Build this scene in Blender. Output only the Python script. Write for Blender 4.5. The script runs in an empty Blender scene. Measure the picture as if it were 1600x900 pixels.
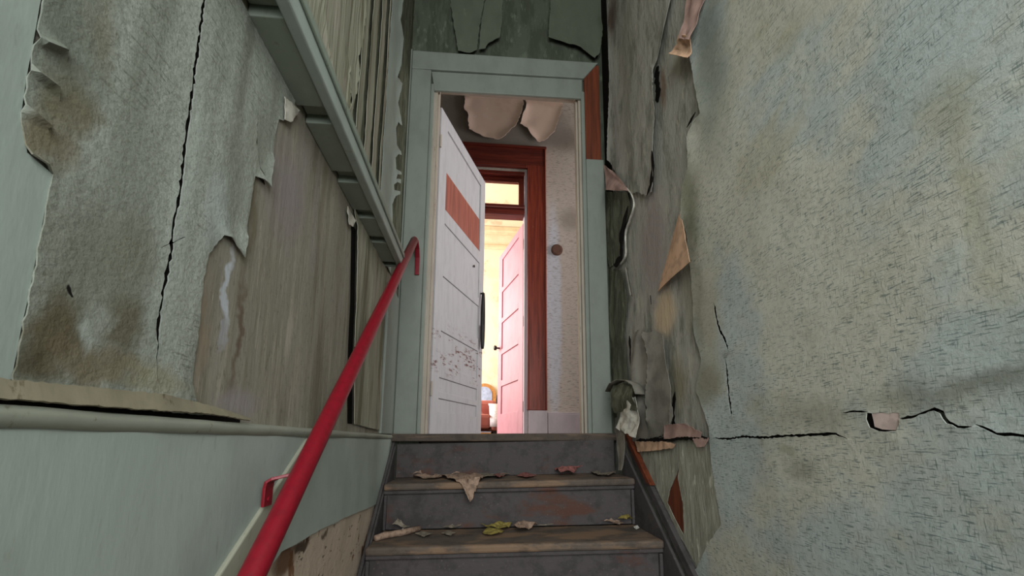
import bpy, bmesh, math, random
import numpy as np
from mathutils import Vector, Matrix, geometry, noise as mnoise

S = bpy.context.scene
COL = S.collection
rnd = random.Random(7)

# ------------------------------------------------------------------ camera
F, CX, CY = 603.0, 786.0, 594.0            # focal length / principal point of the 1600x900 frame
YAW, PIT, ROL = math.radians(4.0), math.radians(8.42), math.radians(0.6)
CAM = np.array([0.0, 0.0, -0.01])
_c, _s, _cp, _sp = math.cos(YAW), math.sin(YAW), math.cos(PIT), math.sin(PIT)
_R0 = np.array([_c, -_s, 0.0]); FW = np.array([_s*_cp, _c*_cp, _sp]); _U0 = np.cross(_R0, FW)
RT = _R0*math.cos(ROL) + _U0*math.sin(ROL); UP = -_R0*math.sin(ROL) + _U0*math.cos(ROL)
cd = bpy.data.cameras.new('camera'); cam = bpy.data.objects.new('camera', cd); COL.objects.link(cam)
cd.sensor_width = 36.0; cd.sensor_fit = 'HORIZONTAL'; cd.lens = F/1600*36
cd.shift_x = (800-CX)/1600; cd.shift_y = (CY-450)/1600; cd.clip_start = 0.02
cam.matrix_world = Matrix(((RT[0], UP[0], -FW[0], CAM[0]), (RT[1], UP[1], -FW[1], CAM[1]), (RT[2], UP[2], -FW[2], CAM[2]), (0, 0, 0, 1)))
S.camera = cam

# ------------------------------------------------------------------ world, lights, exposure
w = bpy.data.worlds.new('sky'); S.world = w; w.use_nodes = True
w.node_tree.nodes['Background'].inputs[0].default_value = (0.75, 0.85, 1.0, 1)
w.node_tree.nodes['Background'].inputs[1].default_value = 0.6
S.view_settings.view_transform = 'Standard'; S.view_settings.look = 'None'
S.view_settings.gamma = 1.0; S.view_settings.use_curve_mapping = False
S.view_settings.exposure = 0.0
def area(name, loc, aim, sx, sy, power, color):
    l = bpy.data.lights.new(name, 'AREA'); l.shape = 'RECTANGLE'; l.size = sx; l.size_y = sy
    l.energy = power; l.color = color
    o = bpy.data.objects.new(name, l); COL.objects.link(o); o.location = loc
    d = Vector(aim) - Vector(loc); o.rotation_euler = d.to_track_quat('-Z', 'Y').to_euler()
    return o
area('added_landing_daylight', (0.16, -1.46, 1.0), (0.22, 2.0, 0.9), 2.6, 1.9, 106, (0.97, 1.0, 0.985))  # added wide light behind the viewer, sized to reach both stair walls
area('daylight_hall_window', (2.72, 2.68, 1.95), (0.0, 2.75, 1.9), 0.8, 1.8, 54, (1.0, 0.95, 0.94))
area('daylight_far_room_window', (-1.92, 4.7, 1.6), (1.0, 4.5, 1.3), 1.5, 1.8, 150, (1.0, 0.96, 0.95))

# ------------------------------------------------------------------ photo ray helpers (real planes, real sizes)
def ray(x, y): return FW + RT*(x-CX)/F + UP*(CY-y)/F
def onX(x, y, X): d = ray(x, y); return CAM + d*(X-CAM[0])/d[0]
def onY(x, y, Y): d = ray(x, y); return CAM + d*(Y-CAM[1])/d[1]
def onZ(x, y, Z): d = ray(x, y); return CAM + d*(Z-CAM[2])/d[2]

XL, XR, YB, YH, YF = -0.425, 0.735, 2.02, 3.20, 5.80    # left, right, back wall, hall wall, far room wall
ZT = 3.30                                                # ceiling
# ------------------------------------------------------------------ materials
def lin(c):
    return tuple(((v/255)/12.92 if v/255 <= 0.04045 else ((v/255+0.055)/1.055)**2.4) for v in c) + (1.0,)
class NB:
    def __init__(s, name):
        s.m = bpy.data.materials.new(name); s.m.use_nodes = True; s.t = s.m.node_tree
        s.b = s.t.nodes['Principled BSDF']; s.tc = s.n('ShaderNodeTexCoord')
        s.co = s.tc.outputs['Object']; s.dist = None
    def n(s, t, **k):
        o = s.t.nodes.new(t)
        for a, v in k.items(): setattr(o, a, v)
        return o
    def link(s, a, b): s.t.links.new(a, b)
    def scaled(s, sc, src=None):
        v = s.n('ShaderNodeVectorMath', operation='MULTIPLY'); s.link(src or s.co, v.inputs[0]); v.inputs[1].default_value = sc
        return v.outputs[0]
    def noise(s, sc, detail=4, rough=0.6, off=0.0):
        if not isinstance(sc, tuple): sc = (sc, sc, sc)
        v = s.scaled(sc)
        if off:
            a = s.n('ShaderNodeVectorMath', operation='ADD'); s.link(v, a.inputs[0]); a.inputs[1].default_value = (off, off*1.7, off*0.6); v = a.outputs[0]
        t = s.n('ShaderNodeTexNoise'); t.inputs['Scale'].default_value = 1.0
        t.inputs['Detail'].default_value = detail; t.inputs['Roughness'].default_value = rough
        s.link(v, t.inputs['Vector']); return t
    def ramp(s, sock, lo, hi, a=0.0, b=1.0):
        r = s.n('ShaderNodeMapRange', interpolation_type='SMOOTHSTEP'); s.link(sock, r.inputs[0])
        r.inputs[1].default_value = lo; r.inputs[2].default_value = hi; r.inputs[3].default_value = a; r.inputs[4].default_value = b
        return r.outputs[0]
    def mix(s, base, col, fac, strength=1.0):
        if strength != 1.0:
            m = s.n('ShaderNodeMath', operation='MULTIPLY'); s.link(fac, m.inputs[0]); m.inputs[1].default_value = strength; fac = m.outputs[0]
        x = s.n('ShaderNodeMix', data_type='RGBA'); s.link(fac, x.inputs[0])
        if isinstance(base, tuple): x.inputs[6].default_value = base
        else: s.link(base, x.inputs[6])
        if isinstance(col, tuple): x.inputs[7].default_value = col
        else: s.link(col, x.inputs[7])
        return x.outputs[2]
    def mul(s, a, b):
        m = s.n('ShaderNodeMath', operation='MULTIPLY'); s.link(a, m.inputs[0]); s.link(b, m.inputs[1]); return m.outputs[0]
    def blob(s, c, r, soft=0.5, amp=0.06):
        if s.dist is None or s.damp != amp:
            nz = s.noise(9, 4, 0.65, 3.3); sub = s.n('ShaderNodeVectorMath', operation='SUBTRACT'); s.link(nz.outputs['Color'], sub.inputs[0]); sub.inputs[1].default_value = (0.5,)*3
            sc = s.n('ShaderNodeVectorMath', operation='SCALE'); s.link(sub.outputs[0], sc.inputs[0]); sc.inputs['Scale'].default_value = amp*2
            ad = s.n('ShaderNodeVectorMath', operation='ADD'); s.link(sc.outputs[0], ad.inputs[0]); s.link(s.co, ad.inputs[1]); s.dist = ad.outputs[0]; s.damp = amp
        sb = s.n('ShaderNodeVectorMath', operation='SUBTRACT'); s.link(s.dist, sb.inputs[0]); sb.inputs[1].default_value = c
        dv = s.n('ShaderNodeVectorMath', operation='MULTIPLY'); s.link(sb.outputs[0], dv.inputs[0]); dv.inputs[1].default_value = tuple(1/q if q else 0 for q in r)
        ln = s.n('ShaderNodeVectorMath', operation='LENGTH'); s.link(dv.outputs[0], ln.inputs[0])
        return s.ramp(ln.outputs['Value'], 1-soft, 1+soft*0.5, 1.0, 0.0)
    def bump(s, sock, strength, dist=0.01, prev=None):
        b = s.n('ShaderNodeBump'); b.inputs['Strength'].default_value = strength; b.inputs['Distance'].default_value = dist
        s.link(sock, b.inputs['Height'])
        if prev is not None: s.link(prev, b.inputs['Normal'])
        return b.outputs[0]
    def done(s, col, rough=0.8, normal=None, spec=0.3, metal=0.0):
        if isinstance(col, tuple): s.b.inputs['Base Color'].default_value = col
        else: s.link(col, s.b.inputs['Base Color'])
        s.b.inputs['Roughness'].default_value = rough; s.b.inputs['Specular IOR Level'].default_value = spec
        s.b.inputs['Metallic'].default_value = metal
        if normal is not None: s.link(normal, s.b.inputs['Normal'])
        return s.m

def pt(axis, px, py):                        # a photo point on one of the wall planes, as texture-space centre
    p = onX(px, py, XL) if axis == 'L' else onX(px, py, XR) if axis == 'R' else onY(px, py, YB)
    return tuple(p)
def stains(b, col, axis, lst):
    for (px, py, ry, rz, c, st, soft) in lst:
        r = (0, ry, rz) if axis in 'LR' else (ry, 0, rz)
        col = b.mix(col, lin(c), b.blob(pt(axis, px, py), r, soft, 0.05), st)
    return col

def hatch(b, col, dark, st=0.55, blue=None):
    h = b.ramp(b.noise((1, 58, 430), 2, 0.5).outputs[0], 0.55, 0.68)
    big = b.ramp(b.noise((1, 9, 12), 3, 0.6, 5).outputs[0], 0.2, 0.55)
    v = b.ramp(b.noise((1, 460, 62), 2, 0.5, 2).outputs[0], 0.58, 0.70)
    col = b.mix(col, lin(dark), b.mul(h, big), st); col = b.mix(col, lin(dark), b.mul(v, big), st*0.8)
    return col, h, v

def m_paper_right():
    b = NB('hatched_wallpaper'); col = lin((186, 185, 171))
    col = b.mix(col, lin((166, 178, 178)), b.ramp(b.noise((1, 2.6, 3.2), 3, 0.6, 9).outputs[0], 0.44, 0.60), 0.75)
    col = b.mix(col, lin((168, 163, 140)), b.ramp(b.noise((1, 3.2, 4.2), 4, 0.6, 4).outputs[0], 0.56, 0.7), 0.55)
    col, h, v = hatch(b, col, (84, 100, 98), 0.72)
    f1 = b.noise((1, 60, 60), 4, 0.7).outputs[0]
    col = b.mix(col, lin((120, 120, 104)), b.ramp(f1, 0.5, 0.75), 0.35)
    col = stains(b, col, 'R', [
        (1110, 90, .10, .35, (104, 112, 104), .75, .8), (1080, 320, .07, .22, (92, 92, 66), .75, .8),
        (1110, 500, .07, .24, (150, 140, 112), .6, .8), (1090, 470, .045, .25, (100, 94, 70), .55, .7),
        (1105, 600, .09, .08, (112, 106, 78), .65, .8), (1460, 612, .11, .03, (98, 96, 78), .5, .9), (1560, 590, .05, .02, (92, 92, 76), .5, .9),
        (1270, 650, .12, .05, (110, 108, 90), .4, .9), (1250, 730, .05, .025, (104, 102, 88), .4, .8), (1232, 702, .028, .018, (150, 150, 130), .8, .5),
        (1235, 60, .05, .05, (140, 132, 98), .35, .9), (1485, 170, .04, .07, (142, 136, 104), .35, .9), (1530, 320, .02, .2, (150, 146, 112), .35, .9)])
    n = b.bump(h, -0.5, 0.002); n = b.bump(v, -0.4, 0.002, n); n = b.bump(f1, 0.45, 0.003, n)
    n = b.bump(b.noise((1, 9, 14), 3, .5, 8).outputs[0], 0.4, 0.01, n)
    return b.done(col, 0.72, n, 0.35)
def m_paper_left():
    b = NB('pale_stained_wallpaper'); col = lin((160, 165, 156))
    st = b.ramp(b.noise((1, 14, 1.6), 4, 0.6).outputs[0], 0.42, 0.66)
    col = b.mix(col, lin((122, 126, 116)), st, 0.7)
    col = b.mix(col, lin((188, 194, 186)), b.ramp(b.noise((1, 6, 3), 4, 0.7, 6).outputs[0], 0.52, 0.7), 0.5)
    h = b.ramp(b.noise((1, 40, 330), 3, 0.6).outputs[0], 0.55, 0.7); v = b.ramp(b.noise((1, 330, 60), 3, .6, 4).outputs[0], .57, .72)
    low = b.ramp(b.noise((1, 5, 5), 3, .6, 3).outputs[0], .4, .6)
    col = b.mix(col, lin((88, 92, 82)), b.mul(h, low), 0.7); col = b.mix(col, lin((92, 96, 86)), b.mul(v, low), 0.55)
    gr = b.ramp(b.noise((1, 150, 150), 4, .75, 2).outputs[0], .42, .66); col = b.mix(col, lin((112, 116, 104)), gr, .45)
    col = b.mix(col, lin((104, 106, 94)), b.ramp(b.noise((1, 10, 1.1), 3, .6, 13).outputs[0], .5, .68), .65)
    col = stains(b, col, 'L', [
        (105, 165, .022, .05, (104, 92, 60), .8, .8), (150, 65, .02, .04, (112, 98, 66), .6, .9), (110, 60, .045, .09, (108, 114, 104), .7, .8),
        (75, 235, .025, .02, (112, 98, 68), .6, .8), (70, 510, .03, .055, (88, 78, 54), .85, .6), (35, 575, .03, .02, (76, 70, 50), .8, .7),
        (190, 500, .03, .05, (92, 84, 62), .75, .6), (150, 570, .06, .022, (110, 98, 74), .75, .7), (195, 390, .04, .05, (116, 116, 100), .6, .8), (130, 400, .05, .06, (116, 118, 104), .6, .9),
        (240, 590, .06, .02, (142, 136, 108), .6, .8), (130, 520, .012, .025, (166, 172, 164), .6, .6), (160, 495, .014, .03, (160, 166, 158), .5, .6),
        (285, 300, .02, .2, (172, 180, 172), .55, .9), (335, 330, .03, .08, (172, 182, 178), .6, .9), (400, 230, .03, .07, (128, 130, 118), .5, .9),
        (97, 443, .0032, .0036, (12, 10, 8), 1, .4)])
    f1 = b.noise((1, 90, 90), 3, 0.65).outputs[0]
    n = b.bump(h, -0.5, 0.0018); n = b.bump(f1, 0.6, 0.003, n); n = b.bump(b.noise((1, 16, 2), 3, .5, 8).outputs[0], .25, .006, n)
    return b.done(col, 0.75, n, 0.3)
def m_plaster_left():
    b = NB('bare_brown_plaster'); col = lin((138, 134, 121))
    col = b.mix(col, lin((158, 152, 137)), b.ramp(b.noise((1, 34, 2.6), 5, 0.7).outputs[0], .45, .68), .75)
    col = b.mix(col, lin((112, 104, 86)), b.ramp(b.noise((1, 22, 1.1), 4, 0.6, 5).outputs[0], .52, .7), .6)
    col = b.mix(col, lin((142, 136, 134)), b.ramp(b.noise((1, 7, 3), 4, .6, 11).outputs[0], .52, .7), .5)
    col = b.mix(col, lin((98, 90, 74)), b.ramp(b.noise((1, 9, .9), 4, .65, 17).outputs[0], .5, .66), .6)
    col = b.mix(col, lin((176, 168, 152)), b.ramp(b.noise((1, 95, 7), 5, .7, 21).outputs[0], .58, .7), .6)
    col = b.mix(col, lin((92, 86, 72)), b.ramp(b.noise((1, 130, 60), 4, .75, 23).outputs[0], .52, .7), .45)
    col = stains(b, col, 'L', [
        (355, 455, .008, .07, (190, 196, 204), .8, .6), (343, 520, .006, .05, (160, 160, 166), .7, .7), (372, 520, .010, .12, (88, 66, 48), .7, .8),
        (450, 300, .09, .12, (138, 128, 130), .7, .9), (375, 630, .06, .03, (146, 138, 138), .7, .8), (312, 500, .02, .12, (146, 132, 112), .7, .8),
        (455, 520, .018, .07, (172, 164, 150), .6, .8), (530, 400, .035, .25, (118, 112, 98), .5, .9),
        (395, 330, .02, .09, (104, 96, 76), .7, .9), (1000, 1000, .01, .01, (0, 0, 0), 0, .5)])
    n = b.bump(b.noise((1, 40, 3), 4, .6).outputs[0], .3, .005); n = b.bump(b.noise((1, 110, 30), 3, .6).outputs[0], .3, .003, n)
    return b.done(col, 0.9, n, 0.2)
def m_plaster_low():
    b = NB('pinkish_bare_plaster'); col = lin((184, 168, 150))
    col = b.mix(col, lin((120, 82, 56)), b.ramp(b.noise((1, 14, 9), 5, .65, 2).outputs[0], .58, .62), .9)
    col = b.mix(col, lin((58, 42, 30)), b.ramp(b.noise((1, 30, 50), 4, .6, 7).outputs[0], .62, .68), .8)
    col = stains(b, col, 'L', [(440, 872, .07, .04, (96, 64, 42), .9, .5), (470, 850, .05, .012, (52, 36, 26), .9, .5), (505, 835, .03, .012, (70, 56, 44), .8, .6)])
    return b.done(col, .9, b.bump(b.noise((1, 50, 50), 4, .6).outputs[0], .6, .006), .2)
def m_wall_up_left():
    b = NB('mouldy_upper_wallpaper'); col = lin((150, 150, 132))
    col = b.mix(col, lin((104, 100, 80)), b.ramp(b.noise((1, 16, 1.4), 4, .6, 1).outputs[0], .48, .62), .85)
    col = b.mix(col, lin((172, 166, 152)), b.ramp(b.noise((1, 11, 2.2), 4, .6, 6).outputs[0], .5, .66), .7)
    n = b.bump(b.noise((1, 34, 2.5), 3, .6).outputs[0], .8, .01)
    return b.done(col, .85, n, .25)
def m_mould(name, c, d):
    b = NB(name); col = lin(c)
    col = b.mix(col, lin(d), b.ramp(b.noise((22, 22, 5), 5, .65).outputs[0], .42, .6), .85)
    col = b.mix(col, lin(tuple(int(q*1.35) for q in c)), b.ramp(b.noise((40, 40, 14), 4, .6, 4).outputs[0], .56, .7), .6)
    return b.done(col, .9, b.bump(b.noise((30, 30, 8), 5, .7).outputs[0], .7, .012), .2)
def m_base_right():
    b = NB('mouldy_old_wall'); col = lin((152, 151, 142))
    col = b.mix(col, lin((106, 107, 97)), b.ramp(b.noise((1, 12, 4), 5, .7).outputs[0], .47, .64), .8)
    col = b.mix(col, lin((172, 168, 154)), b.ramp(b.noise((1, 22, 7), 5, .7, 4).outputs[0], .52, .66), .6)
    col = b.mix(col, lin((84, 82, 66)), b.ramp(b.noise((1, 60, 30), 5, .75, 9).outputs[0], .56, .7), .5)
    col = stains(b, col, 'R', [
        (962, 25, .08, .16, (66, 40, 26), .8, .8), (1036, 140, .03, .10, (112, 86, 66), .8, .6), (985, 120, .10, .5, (112, 112, 98), .6, .9),
        (1020, 385, .13, .27, (140, 130, 126), .85, .6), (975, 340, .10, .12, (52, 50, 40), .85, .7), (965, 440, .09, .1, (64, 60, 48), .85, .7),
        (962, 560, .06, .3, (60, 54, 42), .8, .8), (1038, 490, .10, .10, (184, 164, 136), .95, .5), (1020, 560, .1, .14, (128, 120, 112), .7, .8),
        (1075, 430, .05, .2, (118, 112, 90), .6, .9), (1060, 600, .06, .12, (122, 114, 88), .7, .8)])
    n = b.bump(b.noise((1, 18, 6), 5, .65).outputs[0], .7, .012); n = b.bump(b.noise((1, 90, 60), 3, .6).outputs[0], .35, .004, n)
    return b.done(col, .88, n, .22)
def m_paint(name, c, wear=(110, 112, 98), amount=.5, rough=.55):
    b = NB(name); col = lin(c)
    col = b.mix(col, lin(tuple(int(q*.9) for q in c)), b.ramp(b.noise((9, 9, 5), 4, .6).outputs[0], .4, .7), .6)
    col = b.mix(col, lin(wear), b.ramp(b.noise((60, 60, 12), 5, .7, 3).outputs[0], .6, .72), amount)
    n = b.bump(b.noise((70, 70, 18), 3, .6).outputs[0], .18, .003)
    return b.done(col, rough, n, .4)
def m_wood(name, c, d, axis=2, rough=.6, flake=None):
    b = NB(name); sc = [55, 55, 55]; sc[axis] = 3
    col = b.mix(lin(c), lin(d), b.ramp(b.noise(tuple(sc), 5, .6).outputs[0], .4, .66), .8)
    col = b.mix(col, lin(tuple(int(q*.75) for q in d)), b.ramp(b.noise(tuple(q*.4 for q in sc), 4, .6, 6).outputs[0], .5, .7), .5)
    if flake: col = b.mix(col, lin(flake), b.ramp(b.noise(26, 5, .7, 8).outputs[0], .66, .70), .8)
    return b.done(col, rough, b.bump(b.noise(tuple(sc), 4, .6).outputs[0], .3, .004), .35)
def m_stair(name, c, worn, lo, wsc=(5, 14, 14)):
    b = NB(name); col = lin(c)
    col = b.mix(col, lin(tuple(int(q*.75) for q in c)), b.ramp(b.noise((14, 14, 14), 5, .65).outputs[0], .45, .65), .7)
    col = b.mix(col, lin(worn), b.ramp(b.noise(wsc, 5, .62, 2.2).outputs[0], lo, lo+.14), .85)
    col = b.mix(col, lin((150, 138, 122)), b.ramp(b.noise((120, 120, 120), 3, .6).outputs[0], .64, .74), .35)
    return b.done(col, .75, b.bump(b.noise((30, 60, 60), 4, .6).outputs[0], .35, .006), .3)
def m_door_white():
    b = NB('flaking_white_door_paint'); col = lin((182, 180, 183))
    col = b.mix(col, lin((168, 166, 168)), b.ramp(b.noise((30, 30, 6), 5, .6).outputs[0], .45, .65), .6)
    z = b.n('ShaderNodeSeparateXYZ'); b.link(b.co, z.inputs[0])
    band = b.mul(b.ramp(z.outputs[2], .30, .42), b.ramp(z.outputs[2], .70, .58))
    fl = b.mul(b.ramp(b.noise((16, 16, 60), 5, .72, 1).outputs[0], .53, .57), b.ramp(b.noise((6, 6, 14), 3, .6, 5).outputs[0], .48, .56))
    col = b.mix(col, lin((96, 52, 40)), b.mul(band, fl), .95)
    col = b.mix(col, lin((110, 70, 56)), b.ramp(b.noise((55, 55, 80), 4, .7, 9).outputs[0], .68, .72), .8)
    return b.done(col, .6, b.bump(b.noise((60, 60, 10), 4, .6).outputs[0], .25, .003), .35)
def m_hall_paper():
    b = NB('hall_wallpaper'); col = lin((190, 176, 166))
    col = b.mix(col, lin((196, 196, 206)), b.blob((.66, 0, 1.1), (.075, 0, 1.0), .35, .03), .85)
    h = b.ramp(b.noise((26, 1, 150), 3, .6).outputs[0], .5, .66)
    col = b.mix(col, lin((128, 116, 108)), h, .6)
    col = b.mix(col, lin((120, 110, 100)), b.blob((.80, 0, 2.75), (.2, 0, .14), .8, .05), .8)
    col = b.mix(col, lin((140, 128, 116)), b.blob((.83, 0, 1.95), (.14, 0, .12), .8, .05), .7)
    col = b.mix(col, lin((136, 128, 122)), b.blob((.1, 0, 2.9), (.78, 0, .36), .3, .05), .85)
    return b.done(col, .8, b.bump(h, -.3, .003), .25)
def m_plain(name, c, rough=.7, spec=.3, metal=0.0, var=.15, sc=25):
    b = NB(name)
    col = b.mix(lin(c), lin(tuple(int(q*(1-var)) for q in c)), b.ramp(b.noise(sc, 4, .6).outputs[0], .4, .65), .8)
    return b.done(col, rough, b.bump(b.noise(sc*3, 3, .6).outputs[0], .15, .003), spec, metal)
def m_far_wall(name, c, d, e):
    b = NB(name); col = lin(c)
    col = b.mix(col, lin(d), b.ramp(b.noise(2.4, 5, .65).outputs[0], .5, .62), .8)
    col = b.mix(col, lin(e), b.ramp(b.noise(5, 5, .7, 3).outputs[0], .6, .68), .7)
    return b.done(col, .85, None, .2)

M = dict(
    paper_r=m_paper_right(), paper_l=m_paper_left(), plaster_l=m_plaster_left(), plaster_low=m_plaster_low(), up_l=m_wall_up_left(),
    base_r=m_base_right(), mould=m_mould('dark_mould_plaster', (100, 102, 86), (66, 68, 54)), back=m_mould('dim_green_plaster', (84, 90, 78), (68, 73, 62)),
    back_paper=m_paint('green_hanging_paper', (92, 98, 84), (112, 116, 100), .6, .8),
    green=m_paint('pale_green_trim_paint', (130, 137, 128)), green_wall=m_paint('smooth_green_wall_paint', (160, 171, 163), (128, 128, 108), .45, .6),
    beam=m_paint('beam_green_paint', (140, 150, 138), (100, 100, 86), .5), beige=m_paint('worn_beige_edge', (160, 160, 143), (120, 112, 92), .6),
    ledge=m_paint('dirty_ledge_paint', (146, 150, 137), (92, 86, 66), .85),
    lip=m_paint('stained_plaster_lip', (138, 131, 110), (88, 78, 58), .9, .8),
    dark=m_plain('black_crack_shade', (22, 19, 16), .95, .1), jamb=m_paint('worn_jamb_paint', (170, 160, 146), (108, 76, 60), .7),  # near-black colour standing in for shade inside cracks
    brown=m_wood('bare_redbrown_wood', (116, 58, 34), (80, 38, 24)), varnish=m_wood('red_varnished_casing', (138, 58, 40), (98, 36, 26), 2, .4, (150, 104, 92)),
    varnish_h=m_wood('red_varnished_header', (118, 46, 34), (80, 26, 22), 0, .4), panel=m_wood('stripped_door_panel', (160, 86, 66), (128, 62, 46), 2),
    white=m_door_white(), red=m_plain('red_gloss_rail_paint', (132, 10, 31), .36, .5, 0, .10, 60),
    tread=m_stair('worn_grey_tread', (96, 86, 78), (136, 110, 88), .46, (4, 12, 12)), riser=m_stair('grey_riser_paint', (80, 75, 75), (92, 60, 48), .54, (4, 9, 9)),
    stringer=m_stair('dark_stringer_paint', (78, 74, 74), (104, 92, 80), .6, (8, 8, 8)), thresh=m_stair('worn_threshold', (84, 74, 66), (122, 104, 88), .5, (3, 20, 40)),
    tan=m_plain('tan_paper_back', (208, 170, 140), .85, .2, 0, .2), pink=m_plain('pink_paper_back', (168, 138, 128), .85, .2, 0, .2, 14),
    grey_paper=m_plain('grey_torn_paper', (134, 130, 120), .85, .2, 0, .22, 12), under_r=m_mould('mottled_under_paper', (156, 156, 142), (136, 134, 120)), white_paper=m_plain('white_paper_edge', (200, 196, 184), .85, .2, 0, .25, 40),
    patch=m_plain('pinkish_bare_patch', (200, 180, 172), .85, .2, 0, .12, 50), hall=m_hall_paper(),
    peel=m_far_wall('pink_peeling_paper', (236, 206, 190), (222, 188, 172), (240, 220, 206)), lav=m_paint('lavender_base_paint', (186, 172, 176), (150, 136, 140), .4),
    pinkdoor=m_paint('pink_door_paint', (204, 142, 152), (190, 130, 140), .4), cream=m_far_wall('cream_far_wall', (238, 230, 204), (238, 218, 186), (224, 180, 146)),
    farceil=m_far_wall('peeling_far_ceiling', (232, 216, 190), (220, 178, 148), (240, 232, 216)), cornice=m_paint('pale_cornice', (228, 214, 180), (200, 140, 100), .5),
    floor=m_wood('grey_floor_boards', (120, 106, 96), (92, 80, 72), 0), black=m_plain('black_leather', (26, 24, 24), .5, .4), chrome=m_plain('steel', (150, 146, 142), .3, .5, 1.0),
    knob=m_plain('dark_metal_knob', (44, 38, 34), .4, .5, .6), blob=m_plain('brown_wall_plug', (104, 74, 62), .8, .2), sofa=m_far_wall('red_upholstery', (176, 108, 96), (158, 90, 80), (206, 160, 150)),
    cloth=m_plain('white_throw', (228, 222, 224), .85, .2), gold=m_plain('orange_gilt_frame', (206, 148, 84), .5, .4), glass=m_plain('blue_mirror', (176, 190, 220), .15, .6),
    yellow=m_plain('yellow_litter', (152, 136, 74), .8, .2, 0, .3, 60), crumb=m_plain('white_chip', (226, 222, 214), .8, .2), litter=m_plain('tan_litter', (166, 140, 122), .85, .2, 0, .3, 60),
    litter_p=m_plain('pink_litter', (160, 104, 98), .85, .2, 0, .35, 60), litter_g=m_plain('grey_litter', (140, 130, 116), .85, .2, 0, .35, 60),
    ceil=m_plain('grey_ceiling', (150, 152, 140), .9, .2), pane=m_plain('transom_edge', (200, 200, 190), .2, .5))
b = NB('transom_glass'); g = b.b; g.inputs['Transmission Weight'].default_value = 1.0; g.inputs['Roughness'].default_value = 0.02; g.inputs['IOR'].default_value = 1.02
M['clear'] = b.done((.97, .97, .95, 1), .02, None, .3)

# ------------------------------------------------------------------ mesh helpers
class MB:
    def __init__(s): s.v = []; s.f = []
    def add(s, vs, fs):
        o = len(s.v); s.v += [tuple(map(float, p)) for p in vs]; s.f += [tuple(i+o for i in f) for f in fs]; return s
    def box(s, a, b):
        (x0, y0, z0), (x1, y1, z1) = a, b
        return s.add([(x0,y0,z0),(x1,y0,z0),(x1,y1,z0),(x0,y1,z0),(x0,y0,z1),(x1,y0,z1),(x1,y1,z1),(x0,y1,z1)],
                     [(0,3,2,1),(4,5,6,7),(0,1,5,4),(1,2,6,5),(2,3,7,6),(3,0,4,7)])
    def fbox(s, o, ex, ey, ez):                          # box from corner o with edge vectors
        o, ex, ey, ez = map(np.array, (o, ex, ey, ez)); c = [o, o+ex, o+ex+ey, o+ey]; c += [q+ez for q in c]
        f = [(0,3,2,1),(4,5,6,7),(0,1,5,4),(1,2,6,5),(2,3,7,6),(3,0,4,7)]
        if np.dot(np.cross(ex, ey), ez) < 0: f = [q[::-1] for q in f]
        return s.add(c, f)
    def prism(s, poly, vec):                             # planar polygon swept by vec
        n = len(poly); vec = np.array(vec); vs = [np.array(p) for p in poly] + [np.array(p)+vec for p in poly]
        return s.add(vs, [tuple(range(n))[::-1], tuple(range(n, 2*n))] + [(i, (i+1) % n, n+(i+1) % n, n+i) for i in range(n)])
    def tube(s, path, r, n=16, cap=True):
        path = [Vector(p) for p in path]; rings = []; rr = r if isinstance(r, (list, tuple)) else [r]*len(path); up = None
        for i, p in enumerate(path):
            t = (path[min(i+1, len(path)-1)] - path[max(i-1, 0)]).normalized()
            a = (up if up and abs(t.dot(up)) < .99 else (Vector((0, 0, 1)) if abs(t.z) < .9 else Vector((1, 0, 0))))
            a = (a - t*a.dot(t)).normalized(); up = a; q = t.cross(a)
            rings.append([p + (a*math.cos(2*math.pi*k/n) + q*math.sin(2*math.pi*k/n))*rr[i] for k in range(n)])
        vs = [v for g in rings for v in g]; fs = []
        for i in range(len(path)-1):
            for k in range(n): fs.append((i*n+k, i*n+(k+1) % n, (i+1)*n+(k+1) % n, (i+1)*n+k))
        if cap: fs += [tuple(range(n))[::-1], tuple((len(path)-1)*n+k for k in range(n))]
        return s.add(vs, fs)
    def band(s, path, wv, th):                           # flat bar along a path: width vector wv, thickness th
        path = [np.array(p, float) for p in path]; wv = np.array(wv, float); vs = []
        for i, p in enumerate(path):
            t = path[min(i+1, len(path)-1)] - path[max(i-1, 0)]; t /= np.linalg.norm(t); n = np.cross(t, wv); n = n/np.linalg.norm(n)*th/2
            vs += [p-wv/2-n, p+wv/2-n, p+wv/2+n, p-wv/2+n]
        fs = [(0,3,2,1), tuple(4*(len(path)-1)+k for k in range(4))]
        for i in range(len(path)-1):
            for k in range(4): fs.append((4*i+k, 4*i+(k+1) % 4, 4*i+4+(k+1) % 4, 4*i+4+k))
        return s.add(vs, fs)
    def build(s, name, mat, parent=None, bevel=0, smooth=False, solid=0, recalc=True):
        me = bpy.data.meshes.new(name); me.from_pydata(s.v, [], s.f); me.update()
        if recalc:
            bm = bmesh.new(); bm.from_mesh(me); bmesh.ops.recalc_face_normals(bm, faces=bm.faces); bm.to_mesh(me); bm.free()
        o = bpy.data.objects.new(name, me); COL.objects.link(o); me.materials.append(M[mat] if isinstance(mat, str) else mat)
        if smooth: me.polygons.foreach_set('use_smooth', [True]*len(me.polygons))
        if solid:
            q = o.modifiers.new('thickness', 'SOLIDIFY'); q.thickness = solid; q.offset = 0
            q = o.modifiers.new('crisp_edge', 'EDGE_SPLIT'); q.split_angle = math.radians(42)
        if bevel:
            q = o.modifiers.new('bevel', 'BEVEL'); q.width = bevel; q.segments = 2; q.limit_method = 'ANGLE'
        if parent is not None:
            o.parent = parent; o.matrix_parent_inverse = PINV(parent)
        return o
def PINV(p):
    m = Matrix.Translation(p.location)
    if p.parent is not None: m = Matrix.Translation(p.parent.location) @ m if p.type == 'EMPTY' else m
    return m.inverted()
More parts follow.
